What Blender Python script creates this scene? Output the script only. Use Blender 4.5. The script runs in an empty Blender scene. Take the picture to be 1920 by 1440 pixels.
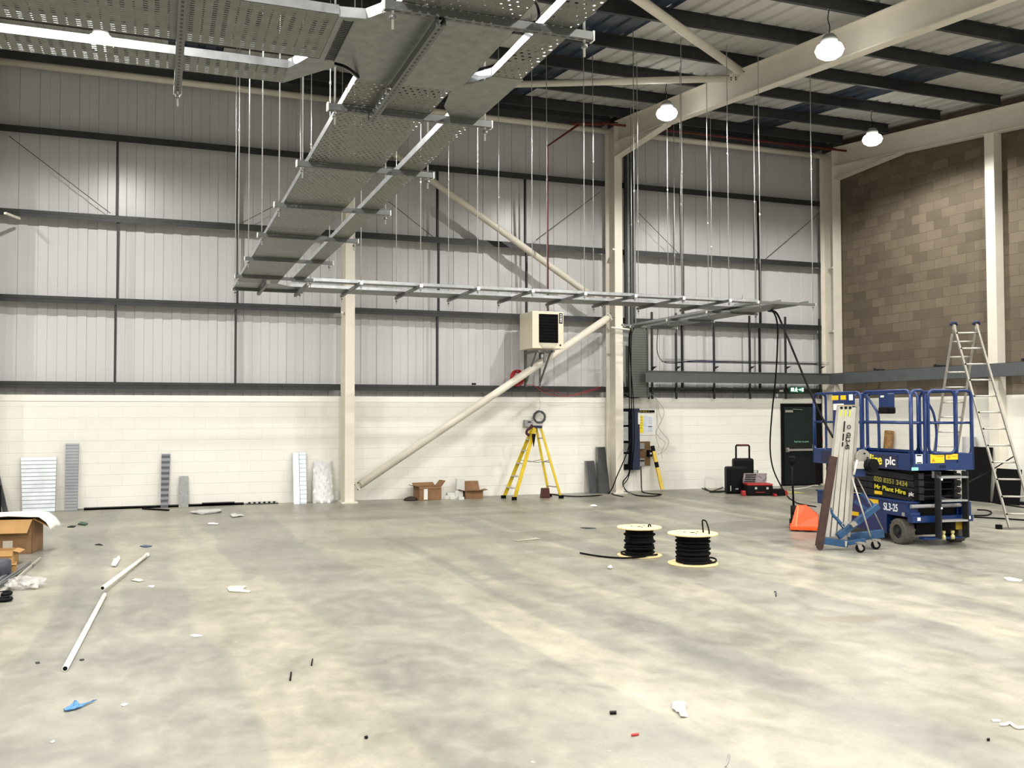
import bpy, bmesh, math, random
from mathutils import Vector, Matrix
random.seed(7)
PI = math.pi
sc = bpy.context.scene
COL = sc.collection

# ------------------------------------------------------------------ camera
FPX, YAW, PITCH, ROLL, EYE = 1760.5, .35964, .032451, -.001878, 1.86
Fv = Vector((math.sin(YAW)*math.cos(PITCH), math.cos(YAW)*math.cos(PITCH), math.sin(PITCH)))
R0 = Vector((math.cos(YAW), -math.sin(YAW), 0)); U0 = R0.cross(Fv)
Rv = R0*math.cos(ROLL) + U0*math.sin(ROLL); Uv = -R0*math.sin(ROLL) + U0*math.cos(ROLL)
cam = bpy.data.cameras.new('camera'); co = bpy.data.objects.new('camera', cam); COL.objects.link(co)
cam.sensor_width = 36; cam.lens = FPX/1920*36; cam.clip_end = 200
M = Matrix.Identity(4)
for i in range(3):
    M[i][0], M[i][1], M[i][2] = Rv[i], Uv[i], -Fv[i]
M[2][3] = EYE
co.matrix_world = M
sc.camera = co

def px(u, v, ax, val):
    "point of the place seen at a photo pixel, on the plane axis ax = val"
    d = Fv + Rv*((u-960)/FPX) + Uv*((720-v)/FPX)
    o = Vector((0, 0, EYE))
    return o + d*((val-o[ax])/d[ax])
def fl(u, v): return px(u, v, 2, 0)

# ------------------------------------------------------------------ world, exposure
w = bpy.data.worlds.new('world'); sc.world = w; w.use_nodes = True
w.node_tree.nodes['Background'].inputs[0].default_value = (.05, .06, .08, 1)
w.node_tree.nodes['Background'].inputs[1].default_value = .02
vs = sc.view_settings
sc.display_settings.display_device = 'sRGB'
vs.view_transform = 'Standard'; vs.look = 'None'; vs.exposure = 1.40; vs.gamma = 1; vs.use_curve_mapping = False
sc.cycles.max_bounces = 7; sc.cycles.diffuse_bounces = 5; sc.cycles.glossy_bounces = 3
sc.cycles.transparent_max_bounces = 10; sc.cycles.sample_clamp_indirect = 4
sc.cycles.use_denoising = True
LAMP_W = 405; LAMP_COL = (1.0, .97, .90); LAMP_GLOW = 5

# ------------------------------------------------------------------ materials
def new_mat(name):
    m = bpy.data.materials.new(name); m.use_nodes = True
    nt = m.node_tree; b = nt.nodes['Principled BSDF']
    return m, nt, b
def N(nt, t, **k):
    n = nt.nodes.new(t)
    for a, v in k.items(): setattr(n, a, v)
    return n
def mth(nt, op, a, b=None, c=None):
    n = N(nt, 'ShaderNodeMath', operation=op)
    for i, x in enumerate((a, b, c)):
        if x is None: continue
        if hasattr(x, 'type'): nt.links.new(x, n.inputs[i])
        else: n.inputs[i].default_value = x
    return n.outputs[0]
def ramp(nt, fac, stops):
    r = N(nt, 'ShaderNodeValToRGB'); e = r.color_ramp.elements
    while len(e) < len(stops): e.new(.5)
    for i, (p, c) in enumerate(stops):
        e[i].position = p; e[i].color = (*c, 1)
    nt.links.new(fac, r.inputs[0]); return r.outputs[0]
def objxyz(nt):
    t = N(nt, 'ShaderNodeNewGeometry'); s = N(nt, 'ShaderNodeSeparateXYZ')
    nt.links.new(t.outputs['Position'], s.inputs[0]); return t.outputs['Position'], s.outputs
def noise(nt, vec, scale, detail=3, rough=.5, dist=0):
    n = N(nt, 'ShaderNodeTexNoise'); n.inputs['Scale'].default_value = scale
    n.inputs['Detail'].default_value = detail; n.inputs['Roughness'].default_value = rough
    n.inputs['Distortion'].default_value = dist
    nt.links.new(vec, n.inputs['Vector']); return n.outputs['Fac']
def mapping(nt, vec, scale=(1, 1, 1), rot=(0, 0, 0)):
    n = N(nt, 'ShaderNodeMapping'); n.inputs['Scale'].default_value = scale; n.inputs['Rotation'].default_value = rot
    nt.links.new(vec, n.inputs['Vector']); return n.outputs[0]
def bump(nt, b, h, strength=.3, dist=.01):
    n = N(nt, 'ShaderNodeBump'); n.inputs['Strength'].default_value = strength; n.inputs['Distance'].default_value = dist
    nt.links.new(h, n.inputs['Height']); nt.links.new(n.outputs[0], b.inputs['Normal'])
def mixc(nt, fac, a, b, mode='MIX'):
    n = N(nt, 'ShaderNodeMix', data_type='RGBA', blend_type=mode)
    if hasattr(fac, 'type'): nt.links.new(fac, n.inputs[0])
    else: n.inputs[0].default_value = fac
    for i, x in ((6, a), (7, b)):
        if hasattr(x, 'type'): nt.links.new(x, n.inputs[i])
        else: n.inputs[i].default_value = (*x, 1)
    return n.outputs[2]
MC = {}
def paint(name, c, rough=.5, metal=0, var=.12, scale=6):
    if name in MC: return MC[name]
    m, nt, b = new_mat(name)
    tc = N(nt, 'ShaderNodeTexCoord').outputs['Object']
    f = noise(nt, tc, scale, 4, .6)
    lo = tuple(x*(1-var) for x in c); hi = tuple(min(1, x*(1+var)) for x in c)
    nt.links.new(ramp(nt, f, [(.3, lo), (.7, hi)]), b.inputs['Base Color'])
    b.inputs['Roughness'].default_value = rough; b.inputs['Metallic'].default_value = metal
    if max(c) < .03: b.inputs['Specular IOR Level'].default_value = .12
    MC[name] = m; return m

WHITE_STEEL = paint('cream_white_steel_paint', (.70, .66, .58), .45, 0, .05, 3)
GALV = paint('galvanised_steel', (.20, .21, .205), .40, .6, .22, 14)
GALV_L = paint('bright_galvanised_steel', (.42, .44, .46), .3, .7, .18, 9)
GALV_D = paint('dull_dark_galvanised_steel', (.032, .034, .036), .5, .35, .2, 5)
ROD = paint('threaded_zinc_rod', (.55, .56, .56), .35, .6, .1, 20)
BLACK = paint('black_rubber', (.0025, .0025, .003), .7, 0, .3)
BLACKP = paint('black_plastic', (.004, .004, .0045), .55)
BLUE = paint('blue_machine_paint', (.0006, .020, .108), .38, 0, .2, 5)
BLUE_D = paint('worn_blue_paint', (.010, .055, .14), .45, 0, .35, 9)
DGREY = paint('dark_grey_machine_paint', (.022, .023, .026), .5)
YEL = paint('yellow_fibreglass', (.60, .43, .008), .4)
YELW = paint('warning_label_yellow', (.85, .55, .01), .45, 0, .05)
ORANGE = paint('orange_truck_paint', (.85, .09, .01), .4)
BROWN_M = paint('brown_rusty_steel', (.035, .013, .009), .6, 0, .4, 12)
ALU = paint('aluminium', (.50, .48, .44), .4, .35, .08, 8)
ALU_D = paint('dull_aluminium', (.30, .28, .25), .45, .3, .15, 8)
CARD = paint('cardboard', (.42, .24, .09), .8, 0, .1, 7)
CARD_D = paint('brown_cardboard', (.22, .12, .055), .8, 0, .15, 7)
WHITE = paint('white_plastic', (.75, .74, .70), .5, 0, .04)
PAPER = paint('white_paper', (.8, .8, .78), .7, 0, .05)
PLY = paint('pale_plywood', (.78, .62, .33), .6, 0, .12, 10)
RED = paint('red_plastic', (.35, .012, .01), .45)
REDP = paint('dark_red_pipe_paint', (.11, .012, .008), .5)
GREY = paint('grey_plastic', (.28, .28, .28), .5)
TYRE = paint('grey_solid_tyre', (.075, .067, .056), .85, 0, .25, 20)
NAVY = paint('navy_plastic', (.01, .014, .05), .5)
WOODB = paint('brown_board', (.13, .075, .03), .7)
CREAM = paint('cream_enamel', (.72, .66, .52), .35, 0, .03)
TXT_W = paint('white_lettering', (.85, .85, .85), .5, 0, 0)
TXT_Y = paint('yellow_lettering', (.75, .68, .03), .5, 0, 0)
TXT_YD = paint('worn_yellow_lettering', (.30, .26, .03), .6, 0, .3, 30)
TXT_B = paint('black_lettering', (.01, .01, .01), .5, 0, 0)
BLUECAB = paint('blue_cable_sheath', (.03, .02, .30), .5)
CABLEG = paint('pale_grey_green_cable', (.34, .35, .27), .5)

def emis(name, col, s):
    m, nt, b = new_mat(name); b.inputs['Base Color'].default_value = (*col, 1)
    b.inputs['Emission Color'].default_value = (*col, 1); b.inputs['Emission Strength'].default_value = s
    return m
GLOW = emis('lit_lamp_bowl', LAMP_COL, LAMP_GLOW)
EXITG = emis('lit_exit_sign_face', (.55, .9, .75), 1.0)
EXITD = paint('exit_sign_green', (.01, .12, .06), .4)

# film: translucent crumpled plastic
m, nt, b = new_mat('crumpled_plastic_film'); FILM = m
b.inputs['Base Color'].default_value = (.72, .72, .72, 1); b.inputs['Roughness'].default_value = .3
b.inputs['Alpha'].default_value = .82
bump(nt, b, noise(nt, objxyz(nt)[0], 22, 5), .8, .03)

# floor
m, nt, b = new_mat('worn_power_floated_concrete'); FLOOR = m
pos, xyz = objxyz(nt)
big = noise(nt, pos, .55, 5, .6)
mid = noise(nt, mapping(nt, pos, (1, .7, 1)), 2.6, 7, .65, .4)
fine = noise(nt, pos, 30, 5, .7)
warp = noise(nt, mapping(nt, pos, (.5, .16, 1)), 1.0, 3, .5)
xb = mth(nt, 'ADD', xyz[0], mth(nt, 'MULTIPLY', warp, 1.3))
cb = N(nt, 'ShaderNodeCombineXYZ'); nt.links.new(xb, cb.inputs[0])
nt.links.new(mth(nt, 'MULTIPLY', xyz[1], .05), cb.inputs[1])
passes = noise(nt, cb.outputs[0], .95, 1.2, .5)
m2 = noise(nt, mapping(nt, pos, (1, .8, 1)), 7, 5, .6, .3)
v1 = mth(nt, 'ADD', mth(nt, 'ADD', mth(nt, 'MULTIPLY', mid, .30), mth(nt, 'MULTIPLY', m2, .2)), mth(nt, 'MULTIPLY', big, .36))
v1 = mth(nt, 'ADD', v1, mth(nt, 'MULTIPLY', fine, .10))
base = ramp(nt, v1, [(.36, (.180, .171, .150)), (.47, (.275, .261, .225)), (.58, (.385, .361, .306))])
band = ramp(nt, passes, [(.40, (.76, .78, .78)), (.47, (.79, .81, .81)), (.50, (1, .985, .93)), (.60, (1, .985, .94)), (.64, (.86, .87, .86))])
c = mixc(nt, 1, base, band, 'MULTIPLY')
# rust-red stain and darker scuffs
ru = fl(1610, 1160)
dx = mth(nt, 'DIVIDE', mth(nt, 'SUBTRACT', xyz[0], ru.x), .55); dy = mth(nt, 'DIVIDE', mth(nt, 'SUBTRACT', xyz[1], ru.y), .22)
rr = mth(nt, 'ADD', mth(nt, 'ADD', mth(nt, 'MULTIPLY', dx, dx), mth(nt, 'MULTIPLY', dy, dy)), mth(nt, 'MULTIPLY', mid, 1.6))
rf = mth(nt, 'MULTIPLY', mth(nt, 'SUBTRACT', 1, mth(nt, 'MINIMUM', mth(nt, 'MULTIPLY', rr, .6), 1)), .75)
c = mixc(nt, rf, c, (.15, .07, .038))
sp = noise(nt, mapping(nt, pos, (1, 1.3, 1)), 4.5, 4, .6)
c = mixc(nt, mth(nt, 'MULTIPLY', mth(nt, 'MINIMUM', mth(nt, 'MULTIPLY', mth(nt, 'MAXIMUM', mth(nt, 'SUBTRACT', sp, .66), 0), 9), 1), .5), c, (.12, .115, .10))
sp2 = noise(nt, mapping(nt, pos, (1.2, .9, 1)), 9, 2, .5)
c = mixc(nt, mth(nt, 'MULTIPLY', mth(nt, 'GREATER_THAN', sp2, .77), .5), c, (.48, .47, .42))
nt.links.new(c, b.inputs['Base Color'])
nt.links.new(ramp(nt, mid, [(.3, (.30,)*3), (.7, (.50,)*3)]), b.inputs['Roughness'])
bump(nt, b, fine, .08, .004)

def block_mat(name, axes, c1, c2, mort, bs, rough, var):
    m, nt, b = new_mat(name); pos, xyz = objxyz(nt)
    cb = N(nt, 'ShaderNodeCombineXYZ'); nt.links.new(xyz[axes[0]], cb.inputs[0]); nt.links.new(xyz[axes[1]], cb.inputs[1])
    br = N(nt, 'ShaderNodeTexBrick'); br.offset = .5
    br.inputs['Scale'].default_value = 1; br.inputs['Brick Width'].default_value = .45; br.inputs['Row Height'].default_value = .225
    br.inputs['Mortar Size'].default_value = .006; br.inputs['Mortar Smooth'].default_value = .3
    br.inputs['Color1'].default_value = (*c1, 1); br.inputs['Color2'].default_value = (*c2, 1); br.inputs['Mortar'].default_value = (*mort, 1)
    nt.links.new(cb.outputs[0], br.inputs['Vector'])
    n1 = noise(nt, pos, 1.1, 5, .6)
    c = mixc(nt, 1, br.outputs['Color'], ramp(nt, n1, [(.3, (1-var,)*3), (.7, (1,)*3)]), 'MULTIPLY')
    nt.links.new(c, b.inputs['Base Color']); b.inputs['Roughness'].default_value = rough
    n2 = noise(nt, pos, 60, 4, .7)
    fz = mth(nt, 'ABSOLUTE', mth(nt, 'SUBTRACT', mth(nt, 'FRACT', mth(nt, 'DIVIDE', xyz[2], .225)), .5))
    course = mth(nt, 'GREATER_THAN', fz, .468)
    h = mth(nt, 'SUBTRACT', mth(nt, 'MULTIPLY', n2, .1), mth(nt, 'ADD', mth(nt, 'MULTIPLY', br.outputs['Fac'], .2), mth(nt, 'MULTIPLY', course, .9)))
    bump(nt, b, h, bs, .012)
    return m
BLOCK_W = block_mat('white_painted_blockwork', (0, 2), (.80, .79, .735), (.795, .785, .73), (.755, .745, .69), .55, .55, .05)
BLOCK_WG = block_mat('white_painted_blockwork_gable', (1, 2), (.80, .79, .735), (.795, .785, .73), (.755, .745, .69), .55, .55, .05)
BLOCK_B = block_mat('bare_brown_blockwork', (1, 2), (.105, .082, .057), (.170, .134, .095), (.085, .068, .048), .5, .85, .25)
CLAD = paint('light_grey_coated_liner_sheet', (.55, .545, .555), .3, 0, .03, .6)
ROOFL = paint('white_coated_roof_liner', (.46, .455, .435), .5, 0, .05, 1)
RLIGHT = paint('dark_night_rooflight_sheet', (.035, .05, .075), .25, 0, .2, 1)

def perforated(name, along, kind):
    "galvanised tray sheet punched with holes; along = world axis the tray runs along"
    m, nt, b = new_mat(name); pos, xyz = objxyz(nt)
    a, c = xyz[along], xyz[1-along]
    f = noise(nt, pos, 14, 4, .6)
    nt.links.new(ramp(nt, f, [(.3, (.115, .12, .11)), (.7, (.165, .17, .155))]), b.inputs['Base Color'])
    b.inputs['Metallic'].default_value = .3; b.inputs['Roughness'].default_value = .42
    if kind == 'dots':
        p, q = .044, .044
        ia = mth(nt, 'FLOOR', mth(nt, 'DIVIDE', a, p))
        odd = mth(nt, 'MULTIPLY', mth(nt, 'MODULO', mth(nt, 'ABSOLUTE', ia), 2), .5)
        fa = mth(nt, 'SUBTRACT', mth(nt, 'FRACT', mth(nt, 'DIVIDE', a, p)), .5)
        fc = mth(nt, 'SUBTRACT', mth(nt, 'FRACT', mth(nt, 'ADD', mth(nt, 'DIVIDE', c, q), odd)), .5)
        d = mth(nt, 'ADD', mth(nt, 'MULTIPLY', fa, fa), mth(nt, 'MULTIPLY', fc, fc))
        blk = mth(nt, 'FRACT', mth(nt, 'DIVIDE', a, .75))
        cross = mth(nt, 'LESS_THAN', blk, .34)
        edge = mth(nt, 'LESS_THAN', mth(nt, 'FRACT', mth(nt, 'DIVIDE', mth(nt, 'SUBTRACT', c, 1.04), .60)), .26)
        hole = mth(nt, 'LESS_THAN', d, mth(nt, 'ADD', .014, mth(nt, 'MULTIPLY', mth(nt, 'MAXIMUM', cross, edge), .034)))
    else:
        P, Q = .052, .026
        ia = mth(nt, 'FLOOR', mth(nt, 'DIVIDE', a, P))
        third = mth(nt, 'LESS_THAN', mth(nt, 'MODULO', mth(nt, 'ADD', ia, 300), 3), .5)
        fa = mth(nt, 'ABSOLUTE', mth(nt, 'SUBTRACT', mth(nt, 'FRACT', mth(nt, 'DIVIDE', a, P)), .5))
        fc = mth(nt, 'ABSOLUTE', mth(nt, 'SUBTRACT', mth(nt, 'FRACT', mth(nt, 'DIVIDE', c, Q)), .5))
        hw = mth(nt, 'SUBTRACT', .21, mth(nt, 'MULTIPLY', third, .12))
        hole = mth(nt, 'MULTIPLY', mth(nt, 'LESS_THAN', fa, hw), mth(nt, 'LESS_THAN', fc, .17))
    nt.links.new(mth(nt, 'SUBTRACT', 1, hole), b.inputs['Alpha'])
    return m
PERF_Y = perforated('perforated_tray_running_deep', 1, 'dots')
PERF_X = perforated('perforated_tray_running_across', 0, 'dots')
SLOT_X = perforated('slotted_tray_running_across', 0, 'slots')
# slotted rail: dark pattern of slots on strut undersides
def strutmat(name, along):
    m, nt, b = new_mat(name); tc = N(nt, 'ShaderNodeTexCoord').outputs['Object']
    q = N(nt, 'ShaderNodeSeparateXYZ'); nt.links.new(tc, q.inputs[0])
    fa = mth(nt, 'FRACT', mth(nt, 'DIVIDE', q.outputs[along], .05))
    s = mth(nt, 'MULTIPLY', mth(nt, 'LESS_THAN', fa, .55), mth(nt, 'LESS_THAN', mth(nt, 'ABSOLUTE', q.outputs[1-along]), .0065))
    nt.links.new(mixc(nt, s, (.12, .125, .125), (.012, .012, .012)), b.inputs['Base Color'])
    b.inputs['Metallic'].default_value = .4; b.inputs['Roughness'].default_value = .45
    return m
SLOTBASE_X = strutmat('slotted_strut_back_across', 0); SLOTBASE_Y = strutmat('slotted_strut_back_deep', 1)
def slatmat(name, c1, c2, pitch, axis=2, duty=.25):
    m, nt, b = new_mat(name); tc = N(nt, 'ShaderNodeTexCoord').outputs['Object']
    s = N(nt, 'ShaderNodeSeparateXYZ'); nt.links.new(tc, s.inputs[0])
    k = mth(nt, 'LESS_THAN', mth(nt, 'FRACT', mth(nt, 'DIVIDE', s.outputs[axis], pitch)), duty)
    n1 = noise(nt, tc, 3, 3)
    cc = mixc(nt, k, ramp(nt, n1, [(.35, tuple(x*.8 for x in c1)), (.65, c1)]), c2)
    nt.links.new(cc, b.inputs['Base Color']); b.inputs['Metallic'].default_value = .5; b.inputs['Roughness'].default_value = .36
    return m
TRAYFACE = slatmat('slotted_offcut_face', (.62, .66, .70), (.20, .22, .25), .075, 2, .2)
TRAYEDGE = slatmat('fine_slotted_tray_face', (.155, .165, .165), (.10, .11, .11), .03, 0, .4)
TRAYEDGE_G = slatmat('fine_slotted_tray_face_gable', (.17, .19, .20), (.10, .11, .12), .03, 1, .4)
RIBDARK = slatmat('ribbed_grey_cover', (.15, .155, .145), (.09, .095, .09), .06, 2, .3)

# ------------------------------------------------------------------ mesh helpers
def box(bm, x0, x1, y0, y1, z0, z1):
    v = [bm.verts.new((x, y, z)) for x in (x0, x1) for y in (y0, y1) for z in (z0, z1)]
    for f in ((0, 1, 3, 2), (4, 6, 7, 5), (0, 4, 5, 1), (2, 3, 7, 6), (0, 2, 6, 4), (1, 5, 7, 3)):
        bm.faces.new([v[i] for i in f])
    return bm
def frame(p0, p1, up=(0, 0, 1)):
    d = (Vector(p1)-Vector(p0)).normalized(); up = Vector(up)
    if abs(d.dot(up.normalized())) > .995: up = Vector((0, 1, 0)) if abs(d.y) < .9 else Vector((1, 0, 0))
    s = d.cross(up).normalized(); return d, s, s.cross(d).normalized()
def sweep(bm, prof, p0, p1, up=(0, 0, 1), caps=True):
    "extrude a 2D profile (side, up) from p0 to p1"
    d, s, u = frame(p0, p1, up)
    a = [bm.verts.new(Vector(p0)+s*x+u*y) for x, y in prof]; b = [bm.verts.new(Vector(p1)+s*x+u*y) for x, y in prof]
    n = len(prof)
    for i in range(n): bm.faces.new((a[i], a[(i+1) % n], b[(i+1) % n], b[i]))
    if caps: bm.faces.new(a[::-1]); bm.faces.new(b)
    return bm
def bar(bm, p0, p1, w, h, up=(0, 0, 1)):
    return sweep(bm, [(-w/2, -h/2), (w/2, -h/2), (w/2, h/2), (-w/2, h/2)], p0, p1, up)
def tube(bm, pts, r, n=8, closed=False, caps=True):
    P = [Vector(p) for p in pts]; m = len(P); rings = []
    d0 = (P[1]-P[0]).normalized(); ref = Vector((0, 0, 1)) if abs(d0.z) < .9 else Vector((1, 0, 0))
    s = d0.cross(ref).normalized()
    rs = r if isinstance(r, (list, tuple)) else [r]*m
    for i, p in enumerate(P):
        if closed: d = (P[(i+1) % m]-P[i-1])
        else: d = P[min(i+1, m-1)]-P[max(i-1, 0)]
        if d.length < 1e-9: d = d0
        d.normalize(); s = (s-d*s.dot(d))
        if s.length < 1e-6: s = d.orthogonal()
        s.normalize(); t = d.cross(s)
        rings.append([bm.verts.new(p+(s*math.cos(2*PI*k/n)+t*math.sin(2*PI*k/n))*rs[i]) for k in range(n)])
    for i in range(m if closed else m-1):
        a, b = rings[i], rings[(i+1) % m]
        for k in range(n):
            f = bm.faces.new((a[k], a[(k+1) % n], b[(k+1) % n], b[k])); f.smooth = n > 5
    if caps and not closed: bm.faces.new(rings[0][::-1]); bm.faces.new(rings[-1])
    return bm
def disc(bm, c, axis, r, t, n=28, r2=None):
    a = Vector(axis).normalized()*t/2; return tube(bm, [Vector(c)-a, Vector(c)+a], [r, r if r2 is None else r2], n)
def lathe(bm, prof, c=(0, 0, 0), n=28):
    rings = [[bm.verts.new((c[0]+r*math.cos(2*PI*k/n), c[1]+r*math.sin(2*PI*k/n), c[2]+z)) for k in range(n)] for r, z in prof]
    for a, b in zip(rings, rings[1:]):
        for k in range(n):
            f = bm.faces.new((a[k], a[(k+1) % n], b[(k+1) % n], b[k])); f.smooth = True
    bm.faces.new(rings[0][::-1]); bm.faces.new(rings[-1]); return bm
def prism(bm, poly, n):
    "poly = 3D points in one plane; thickened by vector n"
    n = Vector(n); a = [bm.verts.new(Vector(p)) for p in poly]; b = [bm.verts.new(Vector(p)+n) for p in poly]; k = len(a)
    for i in range(k): bm.faces.new((a[i], a[(i+1) % k], b[(i+1) % k], b[i]))
    bm.faces.new(a[::-1]); bm.faces.new(b); return bm
def smooth_path(pts, seg=8):
    P = [Vector(p) for p in pts]; P = [P[0]*2-P[1]]+P+[P[-1]*2-P[-2]]; out = []
    for i in range(1, len(P)-2):
        for k in range(seg):
            t = k/seg; a, b, c, d = P[i-1:i+3]
            out.append(.5*((2*b)+(c-a)*t+(2*a-5*b+4*c-d)*t*t+(-a+3*b-3*c+d)*t**3))
    out.append(P[-2]); return out
def rrect(w, h, r, seg=5):
    out = []
    for cx, cy, a0 in ((w-r, h-r, 0), (r, h-r, 90), (r, r, 180), (w-r, r, 270)):
        for k in range(seg+1):
            a = math.radians(a0+90*k/seg); out.append((cx+r*math.cos(a), cy+r*math.sin(a)))
    return out
def B(): return bmesh.new()

# ------------------------------------------------------------------ object helpers
WM = {}
def tag(o, label=None, cat=None, group=None, kind=None):
    if label: o['label'] = label
    if cat: o['category'] = cat
    if group: o['group'] = group
    if kind: o['kind'] = kind
    return o
def obj(name, bm, mat, parent=None, world=False, bevel=0, label=None):
    bmesh.ops.recalc_face_normals(bm, faces=bm.faces[:])
    me = bpy.data.meshes.new(name); o = bpy.data.objects.new(name, me)
    if parent is None:
        xs = [v.co for v in bm.verts]
        base = Vector(((min(v.x for v in xs)+max(v.x for v in xs))/2, (min(v.y for v in xs)+max(v.y for v in xs))/2, min(v.z for v in xs)))
        bmesh.ops.translate(bm, verts=bm.verts[:], vec=-base); o.location = base; WM[o.name] = Matrix.Translation(base)
    else:
        o.parent = parent; WM[o.name] = WM[parent.name]
        if world: bm.transform(WM[parent.name].inverted())
    bm.to_mesh(me); bm.free()
    for mt in (mat if isinstance(mat, (list, tuple)) else [mat]): me.materials.append(mt)
    COL.objects.link(o)
    if bevel:
        md = o.modifiers.new('bevel', 'BEVEL'); md.width = bevel; md.segments = 2; md.limit_method = 'ANGLE'
    if label: o['label'] = label
    return o
def thing(name, label, cat, loc=(0, 0, 0), rz=0, group=None, rot=None):
    o = bpy.data.objects.new(name, None); COL.objects.link(o); o.location = loc
    o.rotation_euler = rot if rot else (0, 0, rz); o.empty_display_size = .1
    WM[o.name] = Matrix.LocRotScale(Vector(loc), o.rotation_euler, None)
    return tag(o, label, cat, group)
def one(name, bm, mat, label, cat, group=None, bevel=0):
    return tag(obj(name, bm, mat, bevel=bevel), label, cat, group)
def struct(name, bm, mat, bevel=0):
    return tag(obj(name, bm, mat, bevel=bevel), kind='structure')
KIDS = {}
def dup(root, loc, label, rz=None):
    "copy a thing with its parts and sub-parts"
    c = root.copy(); COL.objects.link(c); c.location = loc; c['label'] = label
    if rz is not None: c.rotation_euler[2] = rz
    WM[c.name] = Matrix.LocRotScale(Vector(loc), c.rotation_euler, None)
    def rec(s, d):
        for ch in [o for o in COL.objects if o.parent == s]:
            q = ch.copy(); COL.objects.link(q); q.parent = d; WM[q.name] = WM[d.name]; rec(ch, q)
    rec(root, c); return c
def text(name, s, size, org, xdir, up, mat, parent, align='LEFT', ext=.0015, xs=1.0, world=False, bold=0):
    cu = bpy.data.curves.new(name, 'FONT'); cu.body = s; cu.size = size; cu.extrude = ext; cu.align_x = align; cu.align_y = 'CENTER'
    cu.offset = bold
    o = bpy.data.objects.new(name, cu); COL.objects.link(o)
    x = Vector(xdir).normalized(); z = x.cross(Vector(up).normalized()).normalized(); y = z.cross(x)
    m = Matrix.Identity(4)
    for i in range(3): m[i][0], m[i][1], m[i][2], m[i][3] = x[i]*xs, y[i], z[i], org[i]
    if world and parent: m = WM[parent.name].inverted() @ m
    o.matrix_local = m; o.parent = parent; cu.materials.append(mat)
    return o

# ================================================================== the shell
XL, XG, YB, YF = -14.0, 16.62, 20.35, -10.0      # left wall, gable wall, back wall, wall behind the camera
def zt(y): return 8.10 + .105*(y-13.16)           # top of the rafters
struct('floor', box(B(), XL-.3, XG+.5, YF-.3, YB+.6, -.2, 0), FLOOR)
bm = B(); box(bm, XL, XG, YB, YB+.3, 0, 2.262)
struct('wall_back', bm, BLOCK_W)
bm = B(); box(bm, XL, XG, YB-.012, YB+.05, 2.14, 2.262)
struct('trim_1', bm, paint('white_wall_paint', (.80, .785, .74), .5, 0, .03, 1))
# liner cladding above the blockwork
bm = B(); prof = []; x = XL
while x < XG+.3:
    prof += [(x, 20.50), (x+.165, 20.50), (x+.178, 20.517), (x+.343, 20.517)]; x += .356
lo = [bm.verts.new((a, b_, 2.2)) for a, b_ in prof]; hi = [bm.verts.new((a, b_, 9.35)) for a, b_ in prof]
for i in range(len(prof)-1): bm.faces.new((lo[i], lo[i+1], hi[i+1], hi[i]))
struct('wall_back', bm, CLAD)
bm = B(); box(bm, XG, XG+.3, YF, YB+.3, 0, 2.25)
struct('wall_right', bm, BLOCK_WG)
bm = B(); prism(bm, [(XG, YF, 2.25), (XG, YB+.3, 2.25), (XG, YB+.3, zt(YB)+.4), (XG, YF, zt(YF)+.4)], (.3, 0, 0))
struct('wall_right', bm, BLOCK_B)
GW = paint('grey_far_wall', (.16, .158, .15), .6, 0, .05, 1)
bm = B(); box(bm, XL-.3, XL, YF, YB+.3, 0, 9.4); struct('wall_left', bm, GW)
bm = B(); box(bm, XL, XG+.3, YF-.3, YF, 0, 9.4); struct('wall_front', bm, GW)
# roof liner sheets: ribs run with the slope
def roof_sheet(x0, x1, mat, name):
    bm = B(); prof = []; x = x0
    while x < x1-.01:
        for dx, dz in ((0, 0), (.20, 0), (.225, .035), (.31, .035)):
            if x+dx <= x1: prof.append((x+dx, dz))
        x += .333
    prof.append((x1, 0))
    a = [bm.verts.new((p, YF, zt(YF)+.21+q)) for p, q in prof]; b_ = [bm.verts.new((p, YB+.3, zt(YB+.3)+.21+q)) for p, q in prof]
    for i in range(len(prof)-1): bm.faces.new((a[i], a[i+1], b_[i+1], b_[i]))
    return struct(name, bm, mat)
rl = [(-6.0, -5.0), (.1, 1.1), (6.55, 7.55), (13.17, 14.17)]
cur = XL-.2
for a, b_ in rl:
    roof_sheet(cur, a, ROOFL, 'ceiling'); roof_sheet(a, b_, RLIGHT, 'ceiling'); cur = b_
roof_sheet(cur, XG+.3, ROOFL, 'ceiling')
bm = B(); prism(bm, [(XL-.3, YF-.3, zt(YF-.3)+.40), (XG+.3, YF-.3, zt(YF-.3)+.40), (XG+.3, YB+.6, zt(YB+.6)+.40), (XL-.3, YB+.6, zt(YB+.6)+.40)], (0, 0, .1))
struct('ceiling', bm, GALV_D)

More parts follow.
